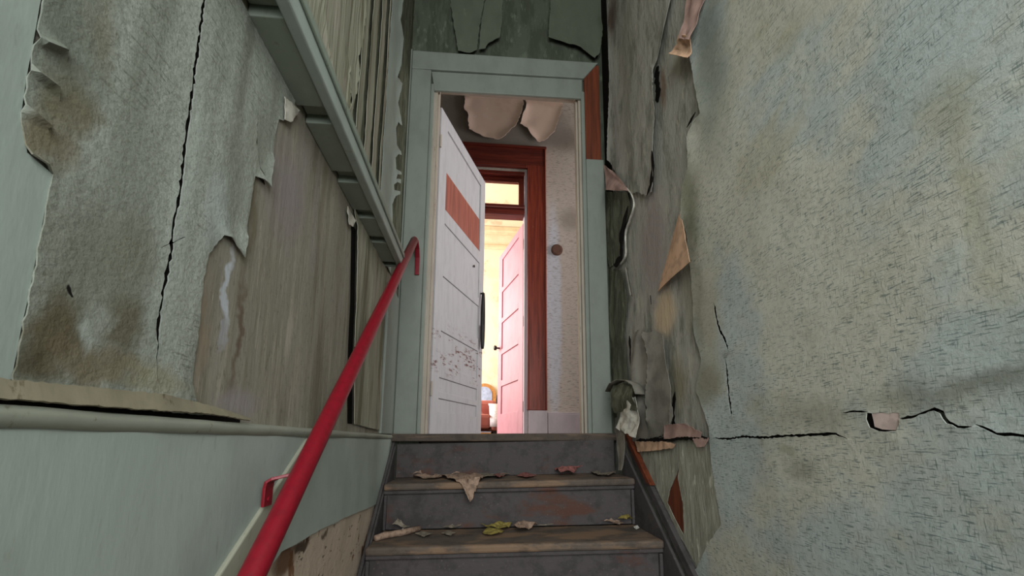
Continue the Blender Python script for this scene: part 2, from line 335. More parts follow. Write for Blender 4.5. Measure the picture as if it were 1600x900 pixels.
def tag(o, label, cat, group=None, kind=None):
    o['label'] = label; o['category'] = cat
    if group: o['group'] = group
    if kind: o['kind'] = kind
    return o
def thing(name, loc, label, cat, group=None, kind=None):
    o = bpy.data.objects.new(name, None); COL.objects.link(o); o.location = loc; o.empty_display_size = .05
    return tag(o, label, cat, group, kind)
def box(name, a, b, mat, parent=None, bevel=0): return MB().box(a, b).build(name, mat, parent, bevel)

# ------------------------------------------------------------------ torn sheets lying on a wall
def inside(P, poly):
    P = np.asarray(P); x, y = P[:, 0], P[:, 1]; r = np.zeros(len(P), bool); q = np.asarray(poly); n = len(q)
    for i in range(n):
        x0, y0 = q[i]; x1, y1 = q[(i+1) % n]
        if y0 == y1: continue
        r ^= ((y0 > y) != (y1 > y)) & (x < (x1-x0)*(y-y0)/(y1-y0)+x0)
    return r
def dist(P, line):
    P = np.asarray(P); best = np.full(len(P), 1e9); side = np.zeros(len(P))
    for a, c in zip(line[:-1], line[1:]):
        a = np.array(a); c = np.array(c); d = c-a; L = d@d + 1e-12; t = np.clip(((P-a)@d)/L, 0, 1)
        q = P-(a+t[:, None]*d); e = np.hypot(q[:, 0], q[:, 1]); k = e < best; best[k] = e[k]
        side[k] = np.sign(d[0]*(P[k, 1]-a[1])-d[1]*(P[k, 0]-a[0]))
    return best, side
def densify(poly, step, jit, closed=True, rag=None):
    out = []; n = len(poly)
    for i in range(n if closed else n-1):
        a = np.array(poly[i], float); c = np.array(poly[(i+1) % n], float); L = np.linalg.norm(c-a); k = max(1, int(L/step))
        for j in range(k):
            p = a+(c-a)*j/k
            if j or rag: p = p + np.array([rnd.uniform(-jit, jit), rnd.uniform(-jit, jit)])
            out.append(tuple(p))
    if not closed: out.append(tuple(poly[-1]))
    return out
def to3(axis, P, h):
    P = np.asarray(P); h = np.broadcast_to(h, (len(P),))
    if axis == 'L': return np.stack([XL+h, P[:, 0], P[:, 1]], 1)
    if axis == 'R': return np.stack([XR-h, P[:, 0], P[:, 1]], 1)
    if axis == 'H': return np.stack([P[:, 0], YH-h, P[:, 1]], 1)
    return np.stack([P[:, 0], YB-h, P[:, 1]], 1)
def W(axis, lst):                                        # photo points -> wall coordinates; ('w',u,v) passes through
    out = []
    for p in lst:
        if p[0] == 'w': out.append((p[1], p[2])); continue
        if axis == 'L': q = onX(p[0], p[1], XL); out.append((q[1], q[2]))
        elif axis == 'R': q = onX(p[0], p[1], XR); out.append((q[1], q[2]))
        else: q = onY(p[0], p[1], YH if axis == 'H' else YB); out.append((q[0], q[2]))
    return out
def crackpoly(line, wid, step=.006, jit=.0012):
    ln = densify(line, step, jit, False); n = len(ln); A = []; B = []
    for i, p in enumerate(ln):
        a = np.array(ln[max(i-1, 0)]); c = np.array(ln[min(i+1, n-1)]); t = c-a; t /= np.linalg.norm(t)+1e-9; m = np.array([-t[1], t[0]])
        f = min(1, 9*i/(n-1)+.12, 9*(n-1-i)/(n-1)+.12)*wid*rnd.uniform(.55, 1.25)/2
        A.append(tuple(np.array(p)+m*f)); B.append(tuple(np.array(p)-m*f))
    return A+B[::-1]
def sheet(name, parent, axis, outline, mat, off=.006, res=.02, jit=.003, step=.012, holes=(), cracks=(), ridges=(), lifts=(), wave=.003, wfreq=(7, 4), thick=.0016, seed=0, edge=0.0, base=None, backing=True):
    """outline, holes, crack lines in wall coordinates (metres). cracks: (line, width, lift_left, lift_right, reach)"""
    ol = densify(outline, step, jit, True); loops = [ol]
    for h in holes: loops.append(densify(h, step*.7, jit*.8, True))
    cl = []
    for c in cracks: poly = crackpoly(c[0], c[1]); loops.append(poly); cl.append(poly)
    pts = [p for l in loops for p in l]; edges = []; o = 0
    for l in loops:
        edges += [(o+i, o+(i+1) % len(l)) for i in range(len(l))]; o += len(l)
    q = np.array(ol); lo, hi = q.min(0), q.max(0)
    gx = np.arange(lo[0]+res/2, hi[0], res); gy = np.arange(lo[1]+res/2, hi[1], res*1.4)
    G = np.array([(x+rnd.uniform(-.25, .25)*res, y+rnd.uniform(-.25, .25)*res) for x in gx for y in gy])
    extra = []
    for r in ridges:
        for a in densify(r[0], r[2]*.8, 0, False):
            for k in (-2.2, -1.5, -.8, 0, .8, 1.5, 2.2): extra.append((a[0]+k*r[2]*.2, a[1]+k*r[2]))
    if len(extra): G = np.vstack([G, np.array(extra)]) if len(G) else np.array(extra)
    if len(G):
        k = inside(G, ol)
        for l in loops[1:]: k &= ~inside(G, l)
        G = G[k]
        dm, _ = dist(G, ol+[ol[0]]); G = G[dm > res*.25]
        pts += [tuple(g) for g in G]
    vs, es, fs, *_ = geometry.delaunay_2d_cdt([Vector(p) for p in pts], edges, [], 0, 1e-6)
    P = np.array([(v[0], v[1]) for v in vs]); ce = np.array([P[list(f)].mean(0) for f in fs])
    k = inside(ce, ol)
    for l in loops[1:]: k &= ~inside(ce, l)
    fs = [f for f, kk in zip(fs, k) if kk]
    h = np.full(len(P), off)
    if wave: h += wave*np.array([mnoise.noise((p[0]*wfreq[0]+seed*3.1, p[1]*wfreq[1], seed)) + .5*mnoise.noise((p[0]*wfreq[0]*2.3, p[1]*wfreq[1]*2.3, seed+9)) for p in P])
    for r in ridges: d, s = dist(P, r[0]); h += r[1]*np.exp(-(d/r[2])**2)
    for c in cracks:
        if len(c) > 2:
            d, s = dist(P, c[0]); h += np.where(s > 0, c[2], c[3])*np.exp(-d/c[4])
    for l in lifts: d, s = dist(P, l[0]); h += l[1]*np.exp(-(d/l[2])**1.5)
    if edge: d, s = dist(P, ol+[ol[0]]); h += edge*np.exp(-d/.012)
    h = np.maximum(h, .0025)
    v3 = to3(axis, P, h)
    m = MB(); m.add(v3, fs); ob = m.build(name, mat, parent, 0, True, thick, recalc=False)
    me = ob.data; nrm = {'L': (1, 0, 0), 'R': (-1, 0, 0)}.get(axis, (0, -1, 0))
    bm = bmesh.new(); bm.from_mesh(me)
    bmesh.ops.delete(bm, geom=[v for v in bm.verts if not v.link_faces], context='VERTS')
    flip = [f for f in bm.faces if f.normal.dot(Vector(nrm)) < 0]
    if flip: bmesh.ops.reverse_faces(bm, faces=flip)
    bm.to_mesh(me); bm.free()
    if backing:
        for c in cracks:                                     # dark strip standing in for shade inside the split
            poly = crackpoly(c[0], c[1]*2.2, .012, 0); n = len(poly)//2; mm = MB()
            mm.add(to3(axis, poly, .0012), [(i, i+1, 2*n-2-i, 2*n-1-i) for i in range(n-1)]); mm.build('crack_shade', 'dark', parent)
    return ob

# ================================================================== SETTING
ST = 'structure'
wl = tag(box('wall_left', (XL-.12, -.35, -2.6), (XL, YB, ZT), 'plaster_l'), 'left stairwell wall of bare streaked brown plaster under peeling pale paper', 'wall', kind=ST)
wr = tag(box('wall_right', (XR, -.35, -2.6), (XR+.12, YB, ZT), 'base_r'), 'right stairwell wall with mouldy old plaster under hatched green paper', 'wall', kind=ST)
DX0, DX1, DZ = -.285, .605, 2.105                          # rough opening of the doorway at the stair head
m = MB(); m.box((-1.32, YB, -2.6), (DX0, YB+.09, ZT)); m.box((DX1, YB, -2.6), (2.86, YB+.09, ZT)); m.box((DX0, YB, DZ), (DX1, YB+.09, ZT)); m.box((DX0, YB, -2.6), (DX1, YB+.09, -.07))
wb = tag(m.build('wall_back', 'back'), 'dim green plaster wall around the doorway at the top of the stairs', 'wall', kind=ST)
m = MB(); m.box((-1.4, -1.62, -2.6), (1.9, -1.5, .04)); m.box((-1.4, -1.62, 1.96), (1.9, -1.5, ZT)); m.box((-1.4, -1.62, .04), (-1.16, -1.5, 1.96)); m.box((1.66, -1.62, .04), (1.9, -1.5, 1.96))
tag(m.build('wall_front', 'ceil'), 'added landing wall with a wide light opening, unseen behind the viewer', 'wall', kind=ST)  # unseen wall added to hold the wide light opening
m = MB(); m.box((-1.4, -.35, -2.6), (XL-.12, -.25, ZT)); m.box((-1.5, -1.62, -2.6), (-1.4, -.25, ZT))
tag(m.build('wall_added_landing_left', 'ceil'), 'added wall on the left of the widened landing, unseen behind the viewer', 'wall', kind=ST)  # landing widened so light reaches the stair walls from the side
m = MB(); m.box((XR+.12, -.35, -2.6), (1.9, -.25, ZT)); m.box((1.9, -1.62, -2.6), (2.0, -.25, ZT))
tag(m.build('wall_added_landing_right', 'ceil'), 'added wall on the right of the widened landing, unseen behind the viewer', 'wall', kind=ST)  # right side of the landing widened for the added light
m = MB(); m.box((-1.16, -1.6, .04), (-1.12, -1.5, 1.96)); m.box((1.62, -1.6, .04), (1.66, -1.5, 1.96)); m.box((-1.12, -1.6, .04), (1.62, -1.5, .08)); m.box((-1.12, -1.6, 1.92), (1.62, -1.5, 1.96)); m.box((-1.12, -1.58, .98), (1.62, -1.54, 1.02)); m.box((.23, -1.58, .08), (.27, -1.54, 1.92))
tag(m.build('added_window_1', 'green'), 'added wide window frame in the landing wall, unseen behind the viewer', 'window', kind=ST)  # added frame around the unseen wide light opening
tag(box('ceiling', (-2.3, -1.62, ZT), (2.9, YH, ZT+.1), 'ceil'), 'grey plaster ceiling over stairwell and hall', 'ceiling', kind=ST)
tag(box('floor', (-1.5, -1.62, -2.7), (2.0, YB, -2.6), 'floor'), 'boarded floor at the foot of the stairs', 'floor', kind=ST)

# ---- hall behind the door
tag(box('floor_hall', (-1.32, YB+.09, -.08), (2.86, YH, 0), 'floor'), 'boarded hall floor behind the doorway', 'floor', kind=ST)
HX0, HX1, HZ = -.44, .435, 2.40
m = MB(); m.box((-2.3, YH, -.08), (HX0, YH+.12, ZT)); m.box((HX1, YH, -.08), (2.86, YH+.12, ZT)); m.box((HX0, YH, HZ), (HX1, YH+.12, ZT))
wh = tag(m.build('wall_hall', 'hall'), 'stained grey wallpapered hall wall facing the doorway', 'wall', kind=ST)
tag(box('wall_hall_left', (-1.42, YB+.09, -.08), (-1.32, YH, ZT), 'hall'), 'end wall of the hall hidden behind the open door', 'wall', kind=ST)
m = MB(); m.box((2.76, YB+.09, -.08), (2.86, YH, 1.0)); m.box((2.76, YB+.09, 2.9), (2.86, YH, ZT)); m.box((2.76, YB+.09, 1.0), (2.86, 2.25, 2.9)); m.box((2.76, 3.1, 1.0), (2.86, YH, 2.9))
tag(m.build('wall_hall_right', 'hall'), 'end wall of the hall with a window', 'wall', kind=ST)
# ---- far room
tag(box('floor_far', (-2.3, YH, -.08), (1.6, YF+.12, 0), 'floor'), 'boarded floor of the far sunlit room', 'floor', kind=ST)
tag(box('wall_far', (-2.3, YF, 0), (1.6, YF+.12, ZT), 'cream'), 'cream peeling wall of the far sunlit room', 'wall', kind=ST)
tag(box('wall_far_right', (1.5, YH+.12, 0), (1.6, YF, ZT), 'cream'), 'right wall of the far sunlit room', 'wall', kind=ST)
m = MB(); m.box((-2.1, YH+.12, 0), (-2.0, YF, .6)); m.box((-2.1, YH+.12, 2.6), (-2.0, YF, ZT)); m.box((-2.1, YH+.12, .6), (-2.0, 3.9, 2.6)); m.box((-2.1, 5.5, .6), (-2.0, YF, 2.6))
tag(m.build('wall_far_left', 'cream'), 'window wall of the far sunlit room', 'wall', kind=ST)
cf = tag(box('ceiling_far', (-2.3, YH, ZT), (1.6, YF+.12, ZT+.1), 'farceil'), 'peeling cream ceiling of the far room', 'ceiling', kind=ST)
tc = tag(MB().box((-2.0, YF-.12, ZT-.09), (1.5, YF, ZT-.001)).box((-2.0, YF-.05, ZT-.34), (1.5, YF, ZT-.28)).build('trim_cornice', 'cornice', None, .012), 'pale cornice strips along the top of the far cream wall', 'cornice', kind=ST)

# ================================================================== LEFT WALL LAYERS
# smooth painted panel at the far left edge
strip = W('L', [(62, -20), (45, 70), (27, 175), (36, 238), (76, 272), (50, 400), (10, 592)])
sheet('painted_panel', wl, 'L', [('w')] and [(-.34, .03), (strip[-1][0]-.002, .036)] + strip[::-1] + [(strip[0][0], .8), (-.34, .8)], 'green_wall', .003, .05, .0005, .02, wave=.0008, seed=1)
crack = W('L', [(325, -60), (314, 0), (301, 95), (293, 160), (283, 230), (276, 300), (266, 350), (262, 395), (252, 445), (243, 500), (241, 550), (239, 592)])
main = W('L', [(62, -20), (45, 70), (25, 175), (35, 240), (75, 272), (50, 400), (8, 598), (8, 622)])
torn = W('L', [(306, 648), (296, 600), (300, 560), (308, 500), (313, 440), (323, 395), (344, 367), (352, 370), (374, 402), (379, 370), (388, 315), (394, 275), (404, 280), (414, 292), (420, 250), (427, 205), (432, 186), (444, 188), (456, 170)])
top = [(torn[-1][0]+.0, .735), (.36, .735)]
wr_ = []
for a, c in (((52, 62), (88, 76)), ((44, 112), (74, 134)), ((30, 168), (62, 196)), ((36, 244), (56, 254))):
    wr_.append((W('L', [a, c]), .007, .0032))
sheet('wallpaper_sheet', wl, 'L', main + torn + top, 'paper_l', .0042, .011, .0012, .008,
      cracks=[(crack, .0076, .0, .001, .012), (W('L', [(396, 190), (397, 230), (401, 262), (413, 288)]), .008, .0, .003, .015), (W('L', [(245, 388), (285, 370)]), .0014, 0, 0, .01)],
      ridges=wr_, lifts=[(W('L', [(404, 280), (414, 292), (420, 250)]), .006, .012), (W('L', [(352, 370), (374, 402), (379, 370)]), .006, .010), (W('L', [(8, 622), (306, 648)]), .006, .010)],
      wave=.0016, wfreq=(14, 2.5), seed=2)
# loose bits still hanging under the beam
for k, pl in enumerate(([(436, 150), (460, 172), (446, 190), (438, 186)], [(537, 322), (549, 344), (546, 354), (539, 350)])):
    sheet('hanging_scrap', wl, 'L', W('L', pl), 'white_paper', .012, .012, .001, .006, wave=.006, wfreq=(30, 30), seed=20+k)
# paper strip near the corner, with the dark gap at its left edge
s3 = W('L', [(551, 352), (550, 420), (549, 480), (546, 540), (545, 600), (545, 662)]) 
s3r = W('L', [(590, 672), (594, 560), (598, 470), (602, 410)])
sheet('wallpaper_sheet', wl, 'L', s3 + s3r + [(s3r[-1][0], .735), (s3[0][0]-.02, .735)], 'up_l', .009, .02, .002, .012,
      cracks=[(W('L', [(578, 430), (574, 500), (572, 560), (570, 610)]), .012, .002, .006, .02)], lifts=[(s3, .008, .02)], wave=.003, seed=3)
g3 = [(p[0]-.018, p[1]) for p in s3]
m = MB(); n = len(s3); m.add(to3('L', g3+[(p[0]+.03, p[1]) for p in s3], .0015), [(i, i+1, n+i+1, n+i) for i in range(n-1)]); m.build('crack_shade', 'dark', wl)  # dark strip put in for shade along the gap
box('corner_board', (XL, s3r[0][0]+.012, .0), (XL+.014, 1.995, .70), 'green', wl, .003)
# wainscot: smooth green band, ledge above it, lower wall below
low = W('L', [(586, 787), (540, 806), (500, 824), (460, 846), (430, 862)])
wsc = [(-.34, -.004), (.5, -.004), (1.0, -.008), (1.985, -.022), (1.985, -.275)] + low[0:] + [(.80, -.30), (.74, -.40), (.66, -.62), (.4, -1.0), (-.34, -1.9)]
sheet('painted_panel', wl, 'L', wsc, 'green_wall', .013, .04, .0015, .02, holes=[], wave=.002, seed=4)
sheet('plaster_patch', wl, 'L', [(.55, -.5), (.85, -.25), (1.75, -.24), (1.75, -.5), (1.2, -.95), (.7, -1.3)], 'plaster_low', .004, .03, .004, .02, wave=.005, wfreq=(12, 12), seed=5)
m = MB(); P = []
for i in range(140):
    y = -.345 + i*(2.33/139); t = .0015*mnoise.noise((y*14, 0, 1)); u = .003*mnoise.noise((y*9, 3, 1)); z0 = .003 - .0115*max(0, y-.4)
    P.append([(XL, y, z0-.012), (XL+.016+u, y, z0-.010+t), (XL+.022+u, y, z0+.002+t), (XL+.017+u, y, z0+.010+t), (XL, y, z0+.012)])
vs = [q for r in P for q in r]; fs = [(5*i+k, 5*i+k+1, 5*i+6+k, 5*i+5+k) for i in range(139) for k in range(4)]
m.add(vs, fs); m.build('ledge_moulding', 'ledge', wl, 0, True)
# thick dirty plaster lip over the ledge with its dark gap
lip = W('L', [(-300, 566), (0, 594), (120, 604), (240, 616), (320, 636), (372, 654)]); lipb = W('L', [(372, 657), (300, 646), (200, 640), (100, 633), (0, 625), (-300, 604)])
sheet('plaster_lip', wl, 'L', lip+lipb, 'lip', .012, .006, .0008, .006, lifts=[(lipb, .009, .012)], wave=.002, wfreq=(20, 20), seed=6, thick=.003)
m = MB(); m.box((XL+.001, -.1, .010), (XL+.004, lip[-1][0], .020)); m.build('crack_shade', 'dark', wl)  # dark bar put in for shade under the lip
# sloping board behind the handrail
a0, a1 = np.array(W('L', [(468, 681)])[0]), np.array(W('L', [(320, 896)])[0]); d = (a1-a0)/np.linalg.norm(a1-a0); nn = np.array([-d[1], d[0]]); nn = nn if nn[0] > 0 else -nn
a1 = a0 + d*1.2; poly = [a0, a1, a1+nn*.075, a0 + nn*.075 - d*(nn[1]*.075)/d[1]]
MB().prism([(XL+.012, q[0], q[1]-.006) for q in poly], (.010, 0, 0)).build('sloping_board', 'beige', wl, .003)

# ---- above the beam
ub = .80
e1 = W('L', [(541, 268), (536, 240), (541, 222), (545, 196), (543, 170), (552, 140), (556, 110), (554, 92), (562, 60), (566, 20), (568, -30)])
sheet('wallpaper_sheet', wl, 'L', [(-.34, .76), (e1[0][0], .76)] + e1 + [(e1[-1][0]+.01, 3.25), (-.34, 3.25)], 'up_l', .008, .03, .005, .014,
      cracks=[(W('L', [(541, 110), (542, 150), (540, 165)]), .02, .004, .01, .02), (W('L', [(497, -40), (499, 20), (505, 70), (516, 120)]), .010, .002, .008, .03)], lifts=[(e1, .006, .02)], wave=.003, wfreq=(10, 2), seed=7)
def strip_px(xa, xb, ytop, ybot, yref=100):
    a = W('L', [(xa, yref)])[0][0]; c = W('L', [(xb, yref)])[0][0]; return a, c
cols = [(557, 569), (571, 584), (586, 596), (598, 603)]
for k, (xa, xb) in enumerate(cols):
    a, c = strip_px(xa, xb, 0, 0); a2 = a+.006
    sheet('loose_strip', wl, 'L', [(a, .76), (c-.004, .76), (c-.004, 3.25), (a2, 3.25)], 'up_l', .007+.002*(k % 2), .02, .003, .03, lifts=[([(a, .76), (a2, 3.25)], .007, .015)], wave=.003, wfreq=(6, 3), seed=30+k)
sc = [(609, 398), (611, 372), (608, 345), (609, 318), (614, 306), (621, 303), (621, 299), (612, 297), (611, 288), (616, 284), (622, 286), (622, 280), (614, 279), (616, 272), (623, 272), (622, 268), (614, 264), (613, 246), (618, 240), (623, 242),
      (622, 236), (615, 226), (614, 200), (618, 190), (624, 196), (622, 180), (618, 160), (624, 130), (617, 120), (622, 100), (626, 60), (621, 30), (626, 0)]
scw = W('L', sc); la = strip_px(604, 620, 0, 0)[0]
sheet('wallpaper_sheet', wl, 'L', [(la, .755)] + [(scw[0][0], .755)] + scw + [(scw[-1][0], 3.25), (la+.005, 3.25)], 'green_wall', .008, .02, .002, .006, lifts=[(scw, .006, .012)],
      cracks=[(W('L', [(606, 112), (612, 126)]), .008, 0, .006, .02)], wave=.004, wfreq=(8, 6), seed=8)
m = MB(); a = strip_px(553, 640, 0, 0)[0]; m.box((XL, a, .76), (XL+.003, YB, ZT)); m.build('mouldy_backing', 'mould', wl)

# ---- the beam
BZ, BX = .742, XL+.065
bm_ = thing('wall_beam', (XL, .9, BZ), 'long green painted wooden beam running along the left wall toward the door', 'beam')
ye = 1.655
MB().box((BX, -.34, BZ-.012), (BX+.026, ye, BZ+.052)).build('front_board', 'green_wall', bm_, .004)
MB().box((BX+.026, -.34, BZ+.026), (BX+.033, ye-.02, BZ+.048)).build('moulding_strip', 'beam', bm_, .003)
box('top_board', (XL, -.34, BZ+.03), (BX, ye, BZ+.048), 'beam', bm_, .002)
ys = [-1.6, -1.1, -.7, -.3, .05, .38, .66] + [W('L', [(q, r)])[0][0] for q, r in ((458, 180), (497, 262), (526, 318), (552, 362), (578, 400))] 
ys = [-.34, 0.0, .32, .62, .86, 1.08, 1.27, 1.44, ye]
for i in range(len(ys)-1):
    dz = .012 if i % 2 else .0
    MB().box((XL+.001, ys[i]+.0015, BZ-.006), (BX-.001, ys[i+1]-.046, BZ+.028)).build('soffit_board', 'beam', bm_, .002)
    MB().box((XL+.004, ys[i+1]-.045, BZ+.014), (BX-.003, ys[i+1]-.001, BZ+.028)).build('soffit_cleat', 'beam', bm_, .001)
box('end_cap', (XL+.001, ye, BZ-.004), (BX+.02, ye+.010, BZ+.046), 'green', bm_, .002)

# ================================================================== RIGHT WALL LAYERS
ckA = W('R', [(1118, 684), (1140, 686), (1165, 682), (1200, 684), (1232, 681), (1280, 679), (1312, 678), (1330, 686)])
ckB = W('R', [(1322, 645), (1345, 643), (1364, 643)]); ckC = W('R', [(1410, 654), (1432, 652), (1468, 639), (1480, 644), (1490, 660), (1505, 667), (1528, 667)])
ckD = W('R', [(1532, 663), (1548, 669), (1566, 678), (1600, 680), (1700, 684), (1800, 690)])
ckV = W('R', [(1118, 472), (1122, 496), (1128, 515), (1137, 532), (1143, 550)]); ckW = W('R', [(1137, 558), (1140, 590), (1143, 620), (1148, 655)])
left_edge = W('R', [(1118, 682), (1106, 650), (1092, 610), (1100, 560), (1088, 520), (1086, 460), (1082, 415), (1078, 380), (1070, 340), (1073, 290), (1082, 262), (1080, 215), (1090, 190), (1102, 178), (1090, 120), (1082, 70), (1096, 20), (1104, -40)])
hole = W('R', [(1362, 645), (1411, 645), (1413, 660), (1408, 673), (1380, 674), (1366, 668), (1360, 655)])
brown = W('R', [(1065, 728), (1062, 745), (1070, 790), (1072, 838), (1058, 812), (1045, 785), (1050, 762)])
edge_low = W('R', [(1118, 690), (1090, 686), (1040, 690), (992, 692), (1002, 715), (1030, 770), (1062, 835), (1090, 882)])
out = left_edge[::-1][:-1] + W('R', [(1112, 668), (1112, 690), (1116, 730), (1124, 780), (1131, 820), (1112, 846), (1085, 900)]) + [(1.22, -.62), (.6, -1.05), (-.34, -1.9), (-.34, 3.25), (1.06, 3.25)]
sheet('wallpaper_sheet', wr, 'R', out, 'paper_r', .007, .017, .0025, .012, holes=[hole],
      cracks=[(ckA, .0065, .002, .0, .02), (ckB, .003, .001, 0, .015), (ckC, .005, .002, .0, .015), (ckD, .005, .001, .001, .015), (ckV, .010, .0, .001, .02), (ckW, .009, .0, .001, .02)],
      lifts=[(left_edge[8:], .010, .03), (left_edge[:8], .002, .02), (W('R', [(1364, 645), (1366, 670), (1405, 676)]), .002, .008)], wave=.003, wfreq=(5, 4), seed=11)
sheet('bare_patch', wr, 'R', [(p[0], p[1]) for p in W('R', [(1368, 645), (1412, 645), (1412, 660), (1407, 672), (1385, 671), (1373, 667)])], 'patch', .0072, .02, .0006, .01, wave=.001, seed=12)
m = MB(); q = W('R', [(1356, 645), (1372, 645), (1376, 677), (1412, 678), (1412, 671), (1380, 670)]); 
sheet('crack_shade', wr, 'R', W('R', [(1352, 640), (1368, 640), (1378, 668), (1414, 670), (1414, 680), (1366, 680)]), 'dark', .003, .02, .0004, .008, wave=0, seed=13)  # dark sheet painted in for shade at the patch rim
sheet('bare_wood_patch', wr, 'R', W('R', [(1068, 722), (1078, 840), (1055, 822), (1040, 785)]), 'brown', .002, .02, .001, .01, wave=.001, seed=14)
# smoother paper under the crack, torn open over bare wood
sheet('old_paper_strip', wr, 'R', W('R', [(1122, 690), (1090, 686), (1040, 690), (994, 692), (1008, 722), (1034, 776), (1064, 838), (1096, 892), (1116, 870), (1142, 822), (1132, 760)]), 'under_r', .0045, .02, .002, .012, holes=[brown], lifts=[(brown, .002, .010)], wave=.0015, seed=15)
# older paper strips left of the hatched paper
oldA = W('R', [(1024, 300), (1028, 275), (1026, 240), (1030, 160), (1029, 110), (1040, 60), (1060, -20)])
sheet('old_paper_strip', wr, 'R', W('R', [(956, -20), (958, 120), (956, 250), (975, 285), (990, 305), (1000, 300)]) + W('R', [(1018, 307)]) + oldA, 'base_r', .016, .02, .003, .01, cracks=[(W('R', [(1026, 105), (1029, 160)]), .02, .002, .01, .02)],
      lifts=[(oldA[1:5], .005, .03), (W('R', [(956, -20), (956, 250)]), .012, .03)], wave=.005, wfreq=(8, 3), seed=16)
# bulging torn strip low on the right
bl = W('R', [(995, 522), (1005, 514), (1018, 520), (1028, 516), (1040, 524), (1044, 560), (1052, 600), (1058, 650), (1050, 676), (1010, 690), (992, 690), (990, 640), (1000, 600), (994, 560)])
sheet('old_paper_strip', wr, 'R', bl, 'grey_paper', .012, .016, .003, .01, cracks=[(W('R', [(1012, 524), (1019, 560), (1017, 600), (1014, 625), (1018, 655)]), .022, .004, .016, .03), (W('R', [(1055, 612), (1052, 640), (1053, 668)]), .010, 0, .006, .02)],
      ridges=[(W('R', [(1003, 530), (1000, 570), (1006, 640)]), .018, .03)], lifts=[(W('R', [(995, 522), (994, 560), (1000, 600)]), .012, .02)], wave=.004, seed=18)
for k, (pl, mt) in enumerate((([(1046, 664), (1078, 662), (1106, 676), (1104, 684), (1080, 682), (1046, 686)], 'pink'), ([(1092, 686), (1116, 684), (1110, 698), (1100, 699)], 'pink'),
                              ([(998, 690), (1046, 690), (1064, 694), (1060, 700), (1030, 704), (1004, 706)], 'tan')  )):
    sheet('torn_scrap', wr, 'R', W('R', pl), mt, .016, .014, .002, .008, wave=.006, wfreq=(20, 20), seed=40+k, edge=.004)
m = MB(); q = ckA[0]
ck0 = W('R', [(1000, 688), (1040, 687), (1075, 684), (1118, 685)])
poly = crackpoly(ck0, .016, .012, .002); n = len(poly)//2; m.add(to3('R', poly, .018), [(i, i+1, 2*n-2-i, 2*n-1-i) for i in range(n-1)]); m.build('crack_shade', 'dark', wr)  # dark ribbon laid on for shade in this crack
# dark strip painted for the corner gap's shade, mouldy strip below it
box('corner_strip', (XR-.004, YB-.10, 1.30), (XR-.0005, YB-.001, 3.2), 'dark', wr)
box('corner_strip', (XR-.004, YB-.05, .1), (XR-.0005, YB-.001, 1.3), 'mould', wr)

def flap(name, parent, P, mat, nu=10, curl=.02, thick=.0015, seed=0, nz=.003):
    """four-sided curled paper: P = 3-D corners (a,b,c,d), a-b fixed on the wall, c-d the free edge"""
    a, b_, c, d = [np.array(p, float) for p in P]; vs = []; fs = []
    nn = np.cross(b_-a, d-a); nn /= np.linalg.norm(nn)+1e-9
    for i in range(nu+1):
        for j in range(nu+1):
            u, v = i/nu, j/nu; p = (a*(1-u)+b_*u)*(1-v) + (d*(1-u)+c*u)*v
            p = p + nn*(curl*math.sin(v*math.pi)*.6 + nz*mnoise.noise((u*3+seed, v*3, seed)))
            p = p + (np.array([0, 1, 1])*nz*mnoise.noise((u*7+seed, v*2, 5+seed)) if v > .8 or u in (0, 1) else 0)
            vs.append(p)
    for i in range(nu):
        for j in range(nu): fs.append((i*(nu+1)+j, (i+1)*(nu+1)+j, (i+1)*(nu+1)+j+1, i*(nu+1)+j+1))
    m = MB(); m.add(vs, fs); return m.build(name, mat, parent, 0, True, thick, recalc=False)
def smooth3(P, n):
    P = [np.array(p, float) for p in P]; P = [2*P[0]-P[1]] + P + [2*P[-1]-P[-2]]; out = []
    for i in range(1, len(P)-2):
        for k in range(n):
            t = k/n; a, b_, c, d = P[i-1:i+3]
            out.append(.5*((2*b_)+(c-a)*t+(2*a-5*b_+4*c-d)*t*t+(3*b_-a-3*c+d)*t**3))
    return out + [P[-2]]
def R3(px, py, h): return onX(px, py, XR-h)
flap('torn_flap', wr, (R3(1061, 334, .012), R3(1028, 456, .012), R3(1078, 409, .055), R3(1066, 345, .03)), 'tan', 12, .006, seed=1)
flap('torn_flap', wr, (R3(1072, -30, .02), R3(1104, -30, .02), R3(1076, 62, .05), R3(1060, 60, .045)), 'pink', 10, .02, seed=2, nz=.01)
flap('torn_flap', wr, (R3(1060, 55, .04), R3(1078, 55, .045), R3(1074, 90, .05), R3(1044, 84, .05)), 'tan', 10, .02, seed=3, nz=.012)
flap('torn_flap', wr, (R3(942, 256, .02), R3(960, 270, .03), R3(982, 298, .06), R3(946, 297, .05)), 'pink', 10, .012, seed=4, nz=.008)
for k, pl in enumerate(([(980, 294), (988, 306), (991, 322), (984, 345), (978, 365), (978, 398), (970, 414)], [(978, 418), (982, 440), (986, 462)])):
    m = MB(); P = [R3(x, y, .035-.003*i) for i, (x, y) in enumerate(pl)]; m.band([tuple(q) for q in smooth3(P, 6)], (-.014, -.010, 0), .003); m.build('torn_edge', 'white_paper' if k == 0 else 'grey_paper', wr, 0, True)
sheet('old_paper_strip', wr, 'R', W('R', [(948, 300), (984, 300), (988, 325), (976, 362), (974, 405), (955, 418), (952, 400)]), 'mould', .010, .02, .003, .01, wave=.012, wfreq=(12, 5), seed=19)
sheet('old_paper_strip', wr, 'R', W('R', [(956, 420), (976, 424), (984, 470), (978, 520), (984, 600), (962, 610), (956, 520)]), 'mould', .010, .02, .003, .01, wave=.012, wfreq=(12, 4), seed=21)
